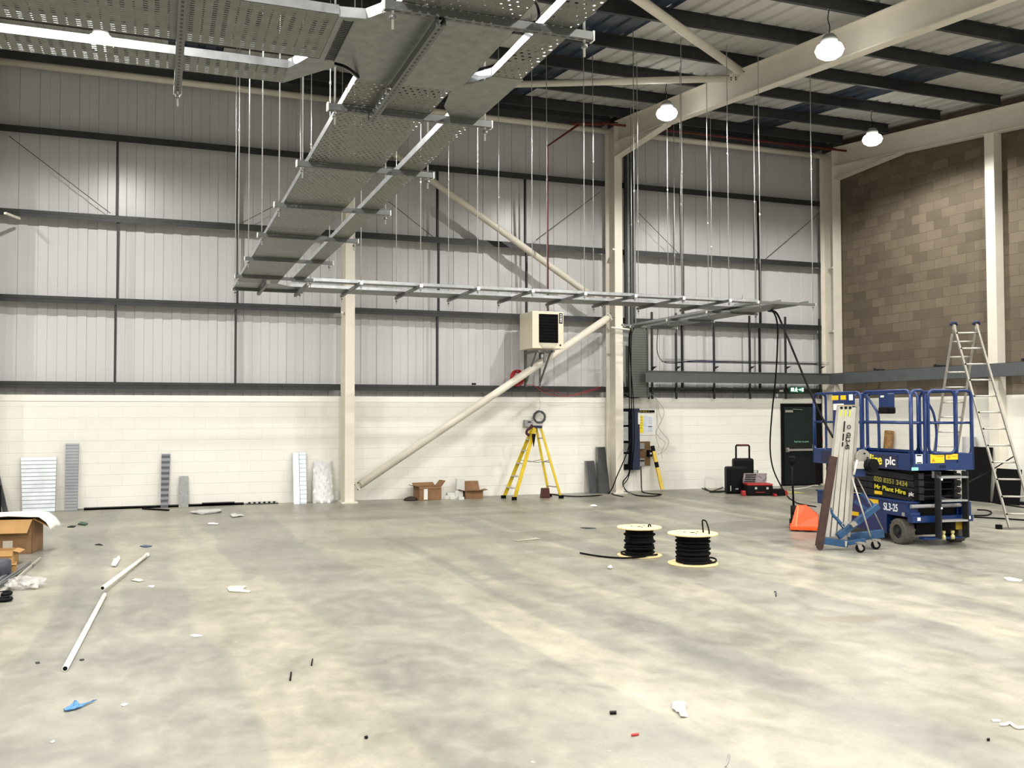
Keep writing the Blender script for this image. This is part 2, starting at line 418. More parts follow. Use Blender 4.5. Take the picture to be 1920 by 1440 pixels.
# ------------------------------------------------------------------ steel frame
def isec(w_, h_, tf=.016, tw=.010):
    a, b_ = w_/2, h_/2; t = tw/2
    return [(-a, -b_), (a, -b_), (a, -b_+tf), (t, -b_+tf), (t, b_-tf), (a, b_-tf), (a, b_), (-a, b_), (-a, b_-tf), (-t, b_-tf), (-t, -b_+tf), (-a, -b_+tf)]
CX = [-9.2, -3.06, 3.77, 10.12, 16.46]
cname = ['beyond the left edge', 'at the left edge of the view', 'left of the yellow stepladder', 'beside the ribbed cover and switchgear', 'in the far corner by the bare block wall']
for i, X in enumerate(CX):
    t = thing('steel_column', 'white painted steel column '+cname[i], 'column', (X, 20.0, 0), 0, 'white portal frame columns')
    bm = B(); wd = .20 if i < 4 else .26
    sweep(bm, isec(wd, .50), (X, 20.0, 0), (X, 20.0, 8.75), (0, 1, 0)); obj('shaft', bm, WHITE_STEEL, t, True)
    bm = B(); box(bm, X-.17, X+.17, 19.70, 20.3, 0, .03); obj('base_plate', bm, WHITE_STEEL, t, True)
    t = thing('roof_rafter', 'white roof rafter rising to the column '+cname[i], 'beam', (X, 5, zt(5)-.5), 0, 'white roof rafters')
    bm = B(); s = .105; yy = (YF+.1, 19.75)
    sweep(bm, isec(.20, .50, .018), (X, yy[0], zt(yy[0])-.25), (X, yy[1], zt(yy[1])-.25)); obj('flanged_beam', bm, WHITE_STEEL, t, True)
    bm = B()
    prism(bm, [(X-.006, 17.5, zt(17.5)-.49), (X-.006, 19.75, zt(19.75)-.49), (X-.006, 19.75, 7.96)], (.012, 0, 0))
    bar(bm, (X, 17.45, zt(17.45)-.505), (X, 19.75, 7.95), .20, .018); obj('haunch', bm, WHITE_STEEL, t, True)

zp = [(-.0, 0)]
def zsec(h_, f=.065, t=.004): return [(-f, 0), (0, 0), (0, h_-t), (f, h_-t), (f, h_), (-t, h_), (-t, t), (-f, t)]
PY = [11.27+1.6*k for k in range(-13, 6)]
bays = [(XL, -9.2), (-9.2, -3.06), (-3.06, 3.77), (3.77, 10.12), (10.12, 16.30)]
ordn = ['nearest the wall behind', 'next', 'third', 'fourth', 'fifth', 'sixth', 'seventh', 'eighth']
for k, y in enumerate(PY):
    if y > 19.4: y = 19.36
    far = len(PY)-1-k
    wh = 'directly above the back wall' if far == 0 else ('%s purlin in from the back wall' % ['', 'first', 'second', 'third', 'fourth', 'fifth', 'sixth', 'seventh', 'eighth', 'ninth', 'tenth', 'eleventh', 'twelfth', 'thirteenth', 'fourteenth', 'fifteenth', 'sixteenth', 'seventeenth', 'eighteenth', 'nineteenth'][far])
    bm = B(); sweep(bm, zsec(.20), (XL, y, zt(y)+.003), (16.28, y, zt(y)+.003), (0, 0, 1))
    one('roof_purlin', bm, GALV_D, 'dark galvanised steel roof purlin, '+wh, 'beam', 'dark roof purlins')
# girts carrying the cladding, per bay and height
GZ = [2.46, 4.13, 5.79, 7.42]
gn = ['lowest', 'second from the bottom', 'third from the bottom', 'topmost']
bn = ['in the off-view left bay', 'left of the view-edge column', 'in the left bay', 'in the middle bay behind the heater', 'in the right bay above the door']
for bi, (x0, x1) in enumerate(bays):
    for gi, z in enumerate(GZ):
        bm = B(); a, b_ = x0+.11, (x1-.11 if bi < 4 else 16.34)
        box(bm, a, b_, 20.24, 20.50, z-.004, z); box(bm, a, b_, 20.24, 20.245, z-.075, z+.06); box(bm, a, b_, 20.485, 20.49, z, z+.06)
        box(bm, a, b_, 20.24, 20.27, z+.055, z+.06)
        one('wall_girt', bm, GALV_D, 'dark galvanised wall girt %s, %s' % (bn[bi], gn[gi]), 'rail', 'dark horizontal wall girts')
# thin vertical struts between the girts
UV = [('left bay, its left strut', 218, 0), ('left bay, its right strut', 443, 0), ('middle bay, its left strut', 820, 0), ('middle bay, behind the heater', 985, 0), ('right bay, its left strut', 1278, 0), ('right bay, its right strut', 1423, 0)]
for nm, u, _ in UV:
    for gi in range(4):
        z0 = GZ[gi]; z1 = (GZ+[8.7])[gi+1]
        if gi == 3: continue
        X = px(u, 480, 1, 20.3).x + (.03 if gi % 2 else 0)
        bm = B(); box(bm, X-.022, X+.022, 20.28, 20.30, z0, z1-.05); box(bm, X-.022, X-.018, 20.28, 20.34, z0, z1-.05)
        one('girt_strut', bm, GALV_D, 'thin dark vertical strut in the %s, %s' % (nm, ['between the two lowest girts', 'between the middle girts', 'between the two upper girts'][gi]), 'rail', 'thin vertical struts between girts')
for nm, a, b_ in (('left bay sloping down right', (17, 255), (207, 400)), ('left bay sloping down left', (545, 370), (455, 417)), ('middle bay sloping down right', (700, 355), (812, 444)), ('middle bay sloping down left', (1125, 360), (1005, 450)), ('right bay sloping down right', (1198, 400), (1275, 478)), ('right bay sloping down left', (1545, 392), (1430, 490))):
    bm = B(); tube(bm, [px(*a, 1, 20.32), px(*b_, 1, 20.32)], .007, 6)
    one('diagonal_tie', bm, GALV_D, 'thin diagonal tie rod on the cladding of the '+nm, 'rod', 'thin diagonal tie rods')
# eaves tie tubes
for bi, (x0, x1) in enumerate(bays):
    bm = B(); tube(bm, [(x0+.13, 20.02, 8.62), (x1-.13 if bi < 4 else 16.35, 20.02, 8.62)], .068, 16)
    one('eaves_tube', bm, WHITE_STEEL, 'white tie tube along the wall top '+bn[bi], 'beam', 'white eaves tie tubes')
    bm = B(); box(bm, x0+.1, x1-.1 if bi < 4 else 16.34, 19.95, 20.48, 8.84, 9.02); 
    one('eaves_shade_strip', bm, GALV_D, 'dark shade strip above the eaves tube '+bn[bi], 'beam', 'dark shade strips over the eaves tubes')  # dark strip put in for the shade at the cladding top
# wall bracing
yb = 19.93
def brace(name, pts, r, label):
    t = thing(name, label, 'beam', pts[0]); bm = B(); tube(bm, pts, r, 20); obj('tube', bm, WHITE_STEEL, t, True)
    for p, q in ((pts[0], pts[-1]), (pts[-1], pts[0])):
        d = (Vector(q)-Vector(p)).normalized(); bm = B(); c = Vector(p)-d*.10
        n_ = Vector((0, .012, 0)) if abs(d.y) < .5 else Vector((0, 0, .012))
        s = d.cross(n_).normalized()*.10
        prism(bm, [c-s, Vector(p)+d*.16-s*.6, Vector(p)+d*.16+s*.6, c+s], n_); obj('gusset_plate', bm, WHITE_STEEL, t, True)
        for k in (-.5, .5):
            for e in (-.03, .05): obj('bolt', disc(B(), c+d*(e+.02)+s*k*1.2-n_*.6, n_, .013, .02, 6), GALV_D, t, True)
    return t
brace('wall_brace', [px(676, 908, 1, yb), px(1140, 596, 1, yb)], .085, 'white tubular brace rising from the floor to the middle column')
brace('wall_brace', [px(668, 236, 1, yb), px(1124, 566, 1, yb)], .075, 'white tubular brace descending from the high left column top')
def roofp(u, v, off):
    d = Fv + Rv*((u-960)/FPX) + Uv*((720-v)/FPX); t = (8.10+off-.105*13.16-EYE)/(d.z-.105*d.y); return Vector((0, 0, EYE))+d*t
pa, pb = roofp(1200, 0, -.12), roofp(1385, 132, -.12); pa = pb+(pa-pb)*1.5
brace('roof_brace', [pa, pb], .075, 'white tubular roof brace coming in from the top edge')
pa, pb = roofp(860, 161, -.12), roofp(1368, 147, -.12)
brace('roof_brace', [pa, pb], .065, 'white tubular roof brace nearly level in the view')

# gable wind posts
bm = B(); pp = px(1865, 500, 0, 16.5)
t = thing('wind_post', 'white steel post standing against the bare block wall', 'column', (16.5, pp.y, 0))
box(bm, 16.40, XG-.002, pp.y-.12, pp.y+.12, 0, zt(pp.y)-.48); obj('shaft', bm, WHITE_STEEL, t, True)
bm = B(); box(bm, 16.38, XG-.002, pp.y-.16, pp.y+.16, 0, .02); obj('base_plate', bm, WHITE_STEEL, t, True)

# girt cleats on the columns
for k, (x, z) in enumerate(((-2.72, 5.66), (3.62, 4.02), (10.3, 3.95), (16.36, 5.66), (10.02, 5.75), (16.36, 4.0))):
    bm = B(); bar(bm, (x-.02, 19.76, z), (x+.16, 20.22, z), .05, .04)
    one('girt_cleat', bm, WHITE_STEEL, 'small white steel bracket at the %s' % ['column on the left view edge', 'left column at lower girt height', 'middle column below the tray', 'corner column at the upper girt', 'middle column at the upper girt', 'corner column at the lower girt'][k], 'bracket')

# ------------------------------------------------------------------ pendant lamps
def make_lamp(loc, label):
    t = thing('pendant_lamp', label, 'lamp', loc, 0, 'high bay pendant lamps')
    bm = B(); lathe(bm, [(.02, -.12), (.11, -.115), (.18, -.07), (.21, 0), (.18, .07), (.12, .11), (.05, .12)]); obj('lamp_bowl', bm, GLOW, t)
    bm = B(); lathe(bm, [(.06, .115), (.125, .12), (.12, .17), (.07, .24), (.02, .25)]); obj('housing', bm, GREY, t)
    bm = B(); tube(bm, smooth_path([(0, 0, .25), (.01, 0, .36), (-.012, .01, .48), (.006, 0, .64)], 5), .007, 6); obj('flex', bm, BLACK, t)
    bm = B(); tube(bm, [(0, 0, .62), (0, .03, .64), (.05, .03, .64)], .012, 6); obj('hook', bm, GREY, t)
    return t
lampx = [(-.92, 'left'), (4.25, 'second from left'), (9.30, 'over the middle'), (14.35, 'near the bare block wall'), (-6.1, 'in the off-view left bay')]
lampy = [(16.05, 'in the row nearest the back wall'), (11.27, 'in the second row'), (6.47, 'in the third row'), (1.67, 'in the row above the camera'), (-3.13, 'in the row behind the camera'), (-7.9, 'in the last row behind')]
L0 = None
ld = bpy.data.lights.new('lamp_light', 'SPOT'); ld.energy = LAMP_W; ld.color = LAMP_COL; ld.spot_size = math.radians(167); ld.spot_blend = .34; ld.shadow_soft_size = .06
for y, rn in lampy:
    for x, cn in lampx:
        z = zt(y)-.63
        if y == 16.05 and x == 4.25: continue
        lab = 'glowing high bay lamp %s, %s' % (cn, rn)
        if L0 is None:
            L0 = make_lamp((x, y, z), lab)
            lo_ = bpy.data.objects.new('lamp_light', ld); COL.objects.link(lo_); lo_.parent = L0; lo_.location = (0, 0, -.13)
        else: dup(L0, (x, y, z), lab)


# ================================================================== cable trays on trapeze hangers
ZT = 3.80                                        # tray bottoms; the struts hang just below
def strut(bm, p0, p1):
    s = .0206
    return sweep(bm, [(-s, -s), (s, -s), (s, s), (s*.55, s), (s*.55, s*.8), (s*.8, s*.8), (s*.8, -s*.8), (-s*.8, -s*.8), (-s*.8, s*.8), (-s*.55, s*.8), (-s*.55, s), (-s, s)], p0, p1)
def hanger(p0, p1, label, rods=(0, 1), mat=None, group='trapeze hangers under the cable trays'):
    p0, p1 = Vector(p0), Vector(p1); d = (p1-p0).normalized()
    t = thing('trapeze_hanger', label, 'hanger', p0, 0, group)
    along = 0 if abs(d.x) > abs(d.y) else 1
    obj('strut', strut(B(), p0, p1), SLOTBASE_X if along == 0 else SLOTBASE_Y, t, True)
    for q, s in ((p0, -1), (p1, 1)):
        bm = B(); bar(bm, q+d*s*.001, q+d*s*.009, .046, .050); bar(bm, q-d*s*.04, q+d*s*.001, .046, .004) if False else None
        obj('end_cap', bm, WHITE, t, True)
    ends = [p0+d*.04, p1-d*.04]
    for k in rods:
        e = ends[k]; top = zt(e.y)+.02
        r = obj('threaded_rod', tube(B(), [(e.x, e.y, ZT-.13), (e.x, e.y, top)], .0065, 6), ROD, t, True)
        zc = 5.2+((e.x*7+e.y*3) % 1)*1.4
        obj('coupler', tube(B(), [(e.x, e.y, zc), (e.x, e.y, zc+.05)], .013, 6), ROD, r, True)
        obj('nut', tube(B(), [(e.x, e.y, ZT-.085), (e.x, e.y, ZT-.065)], .017, 6), GALV, r, True)
    return t
zs = ZT-.0226
# trunk, along the depth of the hall
ty = [4.27, 5.82, 7.23, 8.73, 10.27, 11.87, 13.45]
tn = ['nearest the camera', 'at the far side of the tee plate', 'third from the camera', 'fourth from the camera', 'fifth from the camera', 'sixth from the camera', 'where the trunk meets the corner']
for y, n_ in zip(ty, tn):
    hanger((.97, y, zs), (2.04, y, zs), 'slotted strut hanger under the deep trunk trays, '+n_)
# corner hangers
hanger((1.03, 14.83, zs), (2.08, 14.83, zs), 'slotted strut hanger at the far left corner of the trays', (0, 1))
hanger((1.42, 13.5, zs-.05), (1.42, 14.9, zs-.05), 'dark cross strut under the corner of the trays, left one', ())
hanger((1.98, 13.5, zs-.05), (1.98, 14.9, zs-.05), 'dark cross strut under the corner of the trays, right one', ())
# across run
xn = ['first right of the corner', 'second right of the corner', 'third right of the corner', 'fourth, left of the heater', 'fifth, above the heater', 'sixth, left of the middle column', 'seventh, just past the middle column', 'eighth, last before the turn']
for k, n_ in enumerate(xn):
    X = 2.74+.897*k
    hanger((X, 13.50, zs), (X, 15.12, zs), 'slotted strut hanger under the crossing trays, '+n_)
# run to the wall
for k, (a, b_, y) in enumerate(((9.60, 10.77, 13.52), (9.62, 10.75, 15.18), (9.64, 10.75, 16.7), (9.64, 10.80, 18.27))):
    hanger((a, y, zs), (b_, y, zs), 'slotted strut hanger under the trays that run to the wall, '+['first at the turn', 'second', 'third', 'last near the middle column'][k])
# left branch hanger
hanger((.085, 4.2, zs), (.085, 5.83, zs), 'long slotted strut under the two trays branching left', (0, 1))
hanger((-1.6, 4.2, zs), (-1.6, 5.83, zs), 'slotted strut under the left branch, outside the left edge', (0, 1))
# strut under the tee plate, holes along it
bm = B(); strut(bm, (1.245, 4.25, zs-.0415), (1.245, 5.84, zs-.0415))
one('support_strut', bm, SLOTBASE_Y, 'slotted strut running lengthwise under the tee plate', 'rail')

def tray(name, label, x0, x1, y0, y1, along, mat, fh=.05, flanges='both', z=ZT, group='perforated cable trays'):
    t = thing(name, label, 'cable tray', ((x0+x1)/2, (y0+y1)/2, z), 0, group)
    bm = B(); box(bm, x0, x1, y0, y1, z, z+.0015) 
    obj('tray_base', bm, mat, t, True)
    fl_ = []
    if along == 1: fl_ = [(x0, 1, 'lo'), (x1, -1, 'hi')]
    else: fl_ = [(y0, 1, 'lo'), (y1, -1, 'hi')]
    for c, s, key in fl_:
        if flanges not in ('both', key): continue
        bm = B()
        if along == 1:
            box(bm, min(c, c+s*.0015), max(c, c+s*.0015), y0, y1, z, z+fh); box(bm, min(c, c+s*.014), max(c, c+s*.014), y0, y1, z+fh-.0015, z+fh)
        else:
            box(bm, x0, x1, min(c, c+s*.0015), max(c, c+s*.0015), z, z+fh); box(bm, x0, x1, min(c, c+s*.014), max(c, c+s*.014), z+fh-.0015, z+fh)
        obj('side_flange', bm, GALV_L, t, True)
    return t
tray('cable_tray', 'wide perforated tray overhead in front of the tee plate, nearest the camera', 1.05, 1.64, 1.2, 4.36, 1, PERF_Y)
tray('cable_tray', 'wide perforated trunk tray running away from the tee plate to the far corner', 1.05, 1.62, 5.30, 14.15, 1, PERF_Y)
tray('cable_tray', 'narrow perforated tray beside the trunk in front of the tee plate', 1.77, 1.95, 1.2, 5.05, 1, PERF_Y)
tray('cable_tray', 'narrow perforated tray beside the trunk running to the far corner', 1.76, 1.94, 5.75, 13.75, 1, PERF_Y)
# tee plate with curved corner flanges
t = thing('tee_plate', 'plain steel tee junction plate joining the trunk and the left branch trays', 'cable tray', (1.2, 4.9, ZT))
poly = [(.80, 4.52), (.93, 4.50), (1.03, 4.34), (1.66, 4.34), (1.66, 5.34), (1.06, 5.34), (.95, 5.18), (.80, 5.10)]
prism_p = [(x, y, ZT-.003) for x, y in poly]
bm = B(); prism(bm, prism_p, (0, 0, .003)); obj('tee_base', bm, GALV, t, True)
for a, b_ in (((.80, 4.52), (.93, 4.50)), ((.93, 4.50), (1.03, 4.34)), ((1.06, 5.34), (.95, 5.18)), ((.95, 5.18), (.80, 5.10))):
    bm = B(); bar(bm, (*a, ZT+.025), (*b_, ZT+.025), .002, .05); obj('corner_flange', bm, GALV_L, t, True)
bm = B(); box(bm, 1.658, 1.66, 4.36, 5.30, ZT, ZT+.05); obj('side_flange', bm, GALV_L, t, True)
# ribbed coupler strip on the tee
bm = B()
for k in range(24): box(bm, .835, .875, 4.56+k*.0225, 4.572+k*.0225, ZT-.006, ZT-.003)
box(bm, .83, .834, 4.55, 5.10, ZT-.008, ZT-.003); box(bm, .876, .88, 4.55, 5.10, ZT-.008, ZT-.003)
obj('coupler_strip', bm, GALV_D, t, True)
# narrow tray offset piece between its two lengths
t = thing('tray_bend', 'narrow steel offset bend with a bright lip beside the tee plate', 'cable tray', (1.72, 5.3, ZT))
bm = B(); prism(bm, [(1.62, 5.36, ZT-.002), (1.78, 5.02, ZT-.002), (1.96, 5.02, ZT-.002), (1.95, 5.8, ZT-.002), (1.75, 5.8, ZT-.002), (1.66, 5.62, ZT-.002)], (0, 0, .002)); obj('bend_base', bm, GALV, t, True)
for a, b_ in (((1.60, 5.40), (1.64, 5.20)), ((1.64, 5.20), (1.72, 5.12)), ((1.72, 5.12), (1.77, 5.04))):
    bm = B(); bar(bm, (*a, ZT+.027), (*b_, ZT+.027), .003, .05); obj('bright_lip', bm, GALV_L, t, True)
# left branch
tray('cable_tray', 'wide slotted tray branching left, the upper of the two at the top left', -5.5, .80, 4.50, 5.10, 0, SLOT_X, group='slotted trays branching left')
tray('cable_tray', 'narrow slotted tray with a brightly lit lip, branching left below the wide one', -5.5, .66, 5.31, 5.55, 0, SLOT_X, group='slotted trays branching left')
t = thing('tray_bend', 'angled steel bend joining the narrow left tray to the wide one', 'cable tray', (.75, 5.3, ZT))
bm = B(); prism(bm, [(.66, 5.31, ZT-.001), (.74, 5.10, ZT-.001), (.95, 5.12, ZT-.001), (.80, 5.34, ZT-.001), (.66, 5.55, ZT-.001)], (0, 0, .0015)); obj('bend_base', bm, GALV, t, True)
for a, b_ in (((.66, 5.31), (.74, 5.11)), ((.66, 5.55), (.82, 5.30))):
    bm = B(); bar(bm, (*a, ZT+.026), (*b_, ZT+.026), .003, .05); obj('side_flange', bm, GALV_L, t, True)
# far corner and crossing run
t = thing('corner_plate', 'plain steel corner plate at the far left end of the trays', 'cable tray', (1.4, 14.5, ZT))
bm = B(); prism(bm, [(1.05, 14.15, ZT-.002), (1.62, 14.15, ZT-.002), (1.85, 14.42, ZT-.002), (1.85, 15.02, ZT-.002), (1.05, 15.02, ZT-.002)], (0, 0, .002)); obj('corner_base', bm, GALV, t, True)
bm = B(); box(bm, 1.05, 1.052, 14.15, 15.02, ZT, ZT+.05); box(bm, 1.052, 1.85, 15.018, 15.02, ZT, ZT+.05); obj('side_flange', bm, GALV_L, t, True)
tray('cable_tray', 'wide perforated tray crossing the hall, the farther of the crossing pair', 1.85, 9.95, 14.42, 15.0, 0, PERF_X)
tray('cable_tray', 'narrow perforated tray crossing the hall, the nearer of the crossing pair', 1.94, 9.70, 13.70, 13.90, 0, PERF_X)
bm = B(); prism(bm, [(1.76, 13.76, ZT-.001), (1.95, 13.70, ZT-.001), (1.95, 13.90, ZT-.001), (1.80, 13.90, ZT-.001)], (0, 0, .002))
one('tray_bend', bm, GALV, 'small steel corner plate of the narrow tray at the far corner', 'cable tray')
# run to the wall
tray('cable_tray', 'wide perforated tray running from the turn to the back wall by the middle column', 10.12, 10.70, 13.6, 18.45, 1, PERF_Y)
tray('cable_tray', 'narrow perforated tray running from the turn to the back wall', 9.72, 9.92, 13.9, 18.45, 1, PERF_Y)
bm = B(); prism(bm, [(9.95, 14.42, ZT-.001), (10.12, 14.2, ZT-.001), (10.12, 15.1, ZT-.001), (9.95, 15.0, ZT-.001)], (0, 0, .002))
one('tray_bend', bm, GALV, 'steel corner plate of the wide tray at the turn to the wall', 'cable tray')
bm = B(); bar(bm, (9.55, 18.5, ZT+.03), (10.85, 18.5, ZT+.03), .04, .04)
one('support_strut', bm, GALV, 'strut across the wall end of the trays', 'rail')
# loose cables around the tee
def cable(name, pts, r, mat, label, cat='cable', group=None, seg=8, n=8):
    return one(name, tube(B(), smooth_path(pts, seg), r, n), mat, label, cat, group)
def tz(u, v, z): return px(u, v, 2, z)
cable('power_cable', [tz(666, 42, 3.87), tz(690, 22, 4.0), tz(725, 3, 4.05), tz(790, -25, 4.0), tz(850, -50, 3.9)], .011, BLACK, 'thick black cable arching up from the tee plate to the near tray')
cable('power_cable', [tz(960, 60, 3.87), tz(990, 52, 4.0), tz(1008, 38, 4.05), tz(1008, 12, 4.1), tz(985, -25, 4.0), tz(960, -60, 3.88)], .009, BLACK, 'black cable loop hanging between the near wide and narrow trays')
cable('power_cable', [tz(900, 52, 3.86), tz(950, 46, 3.93), tz(1012, 40, 3.95), tz(1045, 28, 3.9)], .008, BLACK, 'black cable spanning from the wide tray to the narrow tray near the lamp')
cable('power_cable', [tz(868, 133, 3.86), tz(905, 128, 3.9), tz(935, 118, 3.92), tz(952, 104, 3.88)], .007, BLACK, 'thin black cable curving from the tee plate to the narrow tray')
cable('power_cable', [tz(628, 119, 3.77), tz(645, 124, 3.75), tz(660, 133, 3.75), tz(672, 144, 3.80), tz(680, 150, 3.87)], .008, BLACK, 'short black cable under the left corner of the tee plate')
for k, (a, b_) in enumerate((((480, 119), (570, 112)), ((500, 117), (566, 118)))):
    cable('data_cable', [tz(*a, 3.90), tz((a[0]+b_[0])/2, a[1]-3, 3.92), tz(*b_, 3.88)], .006, BLUECAB, 'purple blue cable lying in the narrow left tray, %s' % ['upper strand', 'lower strand'][k])

# ================================================================== pipes and heater
t = thing('gas_pipe', 'dark red pipe running level under the roof toward the corner', 'pipe', (9.6, 19.3, 8.5))
yp = 19.35
bm = B(); tube(bm, [px(1070, 232, 1, yp), px(1130, 233, 1, yp)], .03, 8); tube(bm, [px(1130, 231, 1, yp), px(1675, 293, 1, yp)], .028, 8); obj('long_pipe', bm, REDP, t, True)
bm = B(); tube(bm, [px(1086, 233, 1, yp), px(1026, 274, 1, yp), px(1027, 583, 1, 19.5)], .026, 8); obj('drop_pipe', bm, REDP, t, True)
for u in (1195, 1300, 1400, 1500, 1560):
    p = px(u, 231+(u-1130)*.1138, 1, yp); obj('pipe_hanger', tube(B(), [p, (p.x, p.y, zt(p.y))], .006, 5), GALV_D, t, True)
t = thing('unit_heater', 'cream box heater with a black louvred outlet mounted on the wall', 'heater', (8.1, 19.75, 3.33))
hx0, hx1, hy0, hy1, hz0, hz1 = 7.74, 8.50, 19.30, 20.08, 3.33, 4.16
bm = B(); box(bm, hx0, hx1, hy0, hy1, hz0, hz1); obj('casing', bm, CREAM, t, True, .012)
bm = B(); box(bm, hx0+.16, hx1-.14, hy0-.012, hy0+.02, hz0+.13, hz1-.06); obj('outlet', bm, BLACK, t, True)
for k in range(9): obj('louvre', bar(B(), (hx0+.17, hy0-.022, hz0+.17+k*.07), (hx1-.15, hy0-.022, hz0+.17+k*.07), .03, .004, (0, 1, .35)), BLACK, t, True)
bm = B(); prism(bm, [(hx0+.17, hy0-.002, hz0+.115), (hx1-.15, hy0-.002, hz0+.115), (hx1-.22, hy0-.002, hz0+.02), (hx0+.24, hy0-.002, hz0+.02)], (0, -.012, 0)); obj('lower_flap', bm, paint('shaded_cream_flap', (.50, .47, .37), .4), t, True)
bm = B(); box(bm, hx1-.11, hx1-.03, hy0-.008, hy0, hz1-.26, hz1-.03); lp = obj('brand_plate', bm, BLACKP, t, True)
for k, (zz, hh) in enumerate(((.06, .03), (.10, .025), (.135, .02), (.17, .05), (.22, .03))):
    obj('plate_mark', box(B(), hx1-.09, hx1-.05, hy0-.010, hy0-.0085, hz1-zz-hh*.5, hz1-zz+hh*.3), TXT_W, lp, True)
bm = B(); box(bm, hx1-.10, hx1-.07, hy0-.01, hy0, hz0+.06, hz0+.10); obj('knob', bm, BLACKP, t, True)
bm = B(); bar(bm, (7.95, 19.4, 3.28), (7.95, 20.22, 3.28), .05, .05); bar(bm, (8.3, 19.4, 3.28), (8.3, 20.22, 3.28), .05, .05)
bar(bm, (8.12, 19.5, 3.30), (8.12, 19.5, 3.02), .05, .05); bar(bm, (7.95, 19.5, 3.27), (8.3, 19.5, 3.27), .04, .04); bar(bm, (7.95, 19.6, 3.26), (7.95, 20.22, 2.6), .035, .035, (1, 0, 0)); bar(bm, (8.3, 19.6, 3.26), (8.3, 20.22, 2.6), .035, .035, (1, 0, 0))
bar(bm, (7.95, 20.22, 2.5), (7.95, 20.22, 3.4), .04, .04, (0, 1, 0)); bar(bm, (8.3, 20.22, 2.5), (8.3, 20.22, 3.4), .04, .04, (0, 1, 0))
obj('wall_bracket', bm, GALV, t, True)
# red cable coil and line
c = px(970, 709, 1, 20.18)
def coil(cx, cy, cz, R_, r, turns, plane, mat, jit=.01, n=6, seed=1):
    rnd = random.Random(seed); bm = B()
    pts = []
    for k in range(turns*28):
        a = 2*PI*k/28; rr_ = R_+rnd.uniform(-jit, jit)*.4+jit*math.sin(k/28*1.9+seed); off = jit*math.sin(k*.23+seed)*1.2
        if plane == 'wall': pts.append((cx+rr_*math.cos(a), cy+off, cz+rr_*math.sin(a)))
        else: pts.append((cx+rr_*math.cos(a), cy+rr_*math.sin(a), cz+abs(off)))
    tube(bm, pts, r, n); return bm
one('cable_coil', coil(c.x, 20.18, c.z, .155, .010, 9, 'wall', RED, .03), RED, 'coil of red cable hanging behind the lower end of the wall brace', 'cable')
yr = 20.18
cable('fire_cable', [px(985, 722, 1, yr), px(1000, 723, 1, yr), px(1025, 738, 1, yr), px(1060, 743, 1, yr), px(1095, 735, 1, yr), px(1130, 724, 1, yr)], .006, RED, 'thin red cable sagging below the lowest girt beside the heater')
cable('fire_cable', [px(1005, 724, 1, yr), px(1040, 735, 1, yr), px(1075, 741, 1, yr), px(1125, 729, 1, yr)], .004, RED, 'second thinner red cable sagging beside the red one')
c = px(1012, 782, 1, 20.24)
one('cable_coil', coil(c.x, 20.26, c.z, .13, .009, 10, 'wall', GREY, .018, seed=4), paint('dark_grey_cable', (.07, .075, .085), .45), 'coil of dark grey cable hung on the white wall above the stepladder', 'cable')
cable('hanging_wire', [px(1010, 744, 1, 20.3), px(1013, 757, 1, 20.28), px(1011, 768, 1, 20.26)], .004, GREY, 'thin grey wire holding the grey coil from the ledge')
p = px(1160, 617, 1, 19.70)
bm = B(); tube(bm, [px(1146, 614, 1, 19.66), px(1180, 618, 1, 19.66)], .022, 8)
one('pipe_clamp', bm, WHITE, 'short white pipe clamped level across the middle column', 'bracket')
# small twin sockets / lights on girt
for k, u in enumerate((887, 891)):
    p = px(u, 720, 1, 20.2); bm = B(); disc(bm, (p.x, 20.22, p.z), (0, 1, 0), .025, .03, 10)
    one('girt_clip', bm, BLACKP, 'small dark clip on the lowest girt, %s of two' % ['left', 'right'][k], 'clip')

# ================================================================== back wall, right bay
def vpost(u, v0, v1, y, lab):
    a = px(u, v0, 1, y); b_ = px(u, v1, 1, y)
    bm = B(); box(bm, a.x-.022, a.x+.022, y-.02, y+.021, b_.z, a.z)
    return one('strut_post', bm, GALV_D, lab, 'post', 'dark strut posts in front of the cladding')
for u, v0, lab in ((1222, 585, 'first right of the ribbed cover'), (1267, 587, 'second from the ribbed cover'), (1338, 592, 'third from the ribbed cover'), (1405, 592, 'fourth from the ribbed cover'), (1472, 594, 'fifth, above the door'), (1536, 598, 'last before the corner column')):
    vpost(u, v0, 748, 20.215, 'dark upright strut post '+lab)
    p = px(u, 686, 1, 20.05)
    bm = B(); prism(bm, [(p.x-.008, 20.05, p.z-.02), (p.x-.008, 20.05, p.z-.11), (p.x-.008, 19.80, p.z-.02)], (.016, 0, 0))
    one('arm_bracket', bm, GALV_D, 'small dark arm bracket on the post '+lab, 'bracket', 'arm brackets under the wire basket')
p0 = px(1243, 678, 1, 19.92); p1 = px(1550, 686, 1, 19.92)
t = thing('wire_basket', 'thin wire basket with cables running level above the grey tray', 'cable tray', (13, 19.9, p0.z))
bm = B()
for y in (19.82, 19.92, 20.02): tube(bm, [(p0.x, y, p0.z), (p1.x, y, p0.z)], .004, 5)
for z in (.03, .06):
    for y in (19.82, 20.02): tube(bm, [(p0.x, y, p0.z+z), (p1.x, y, p0.z+z)], .003, 5)
k = p0.x
while k < p1.x:
    box(bm, k-.002, k+.002, 19.82, 20.02, p0.z-.002, p0.z+.002); k += .1
obj('basket', bm, GALV_D, t, True)
bz = p0.z
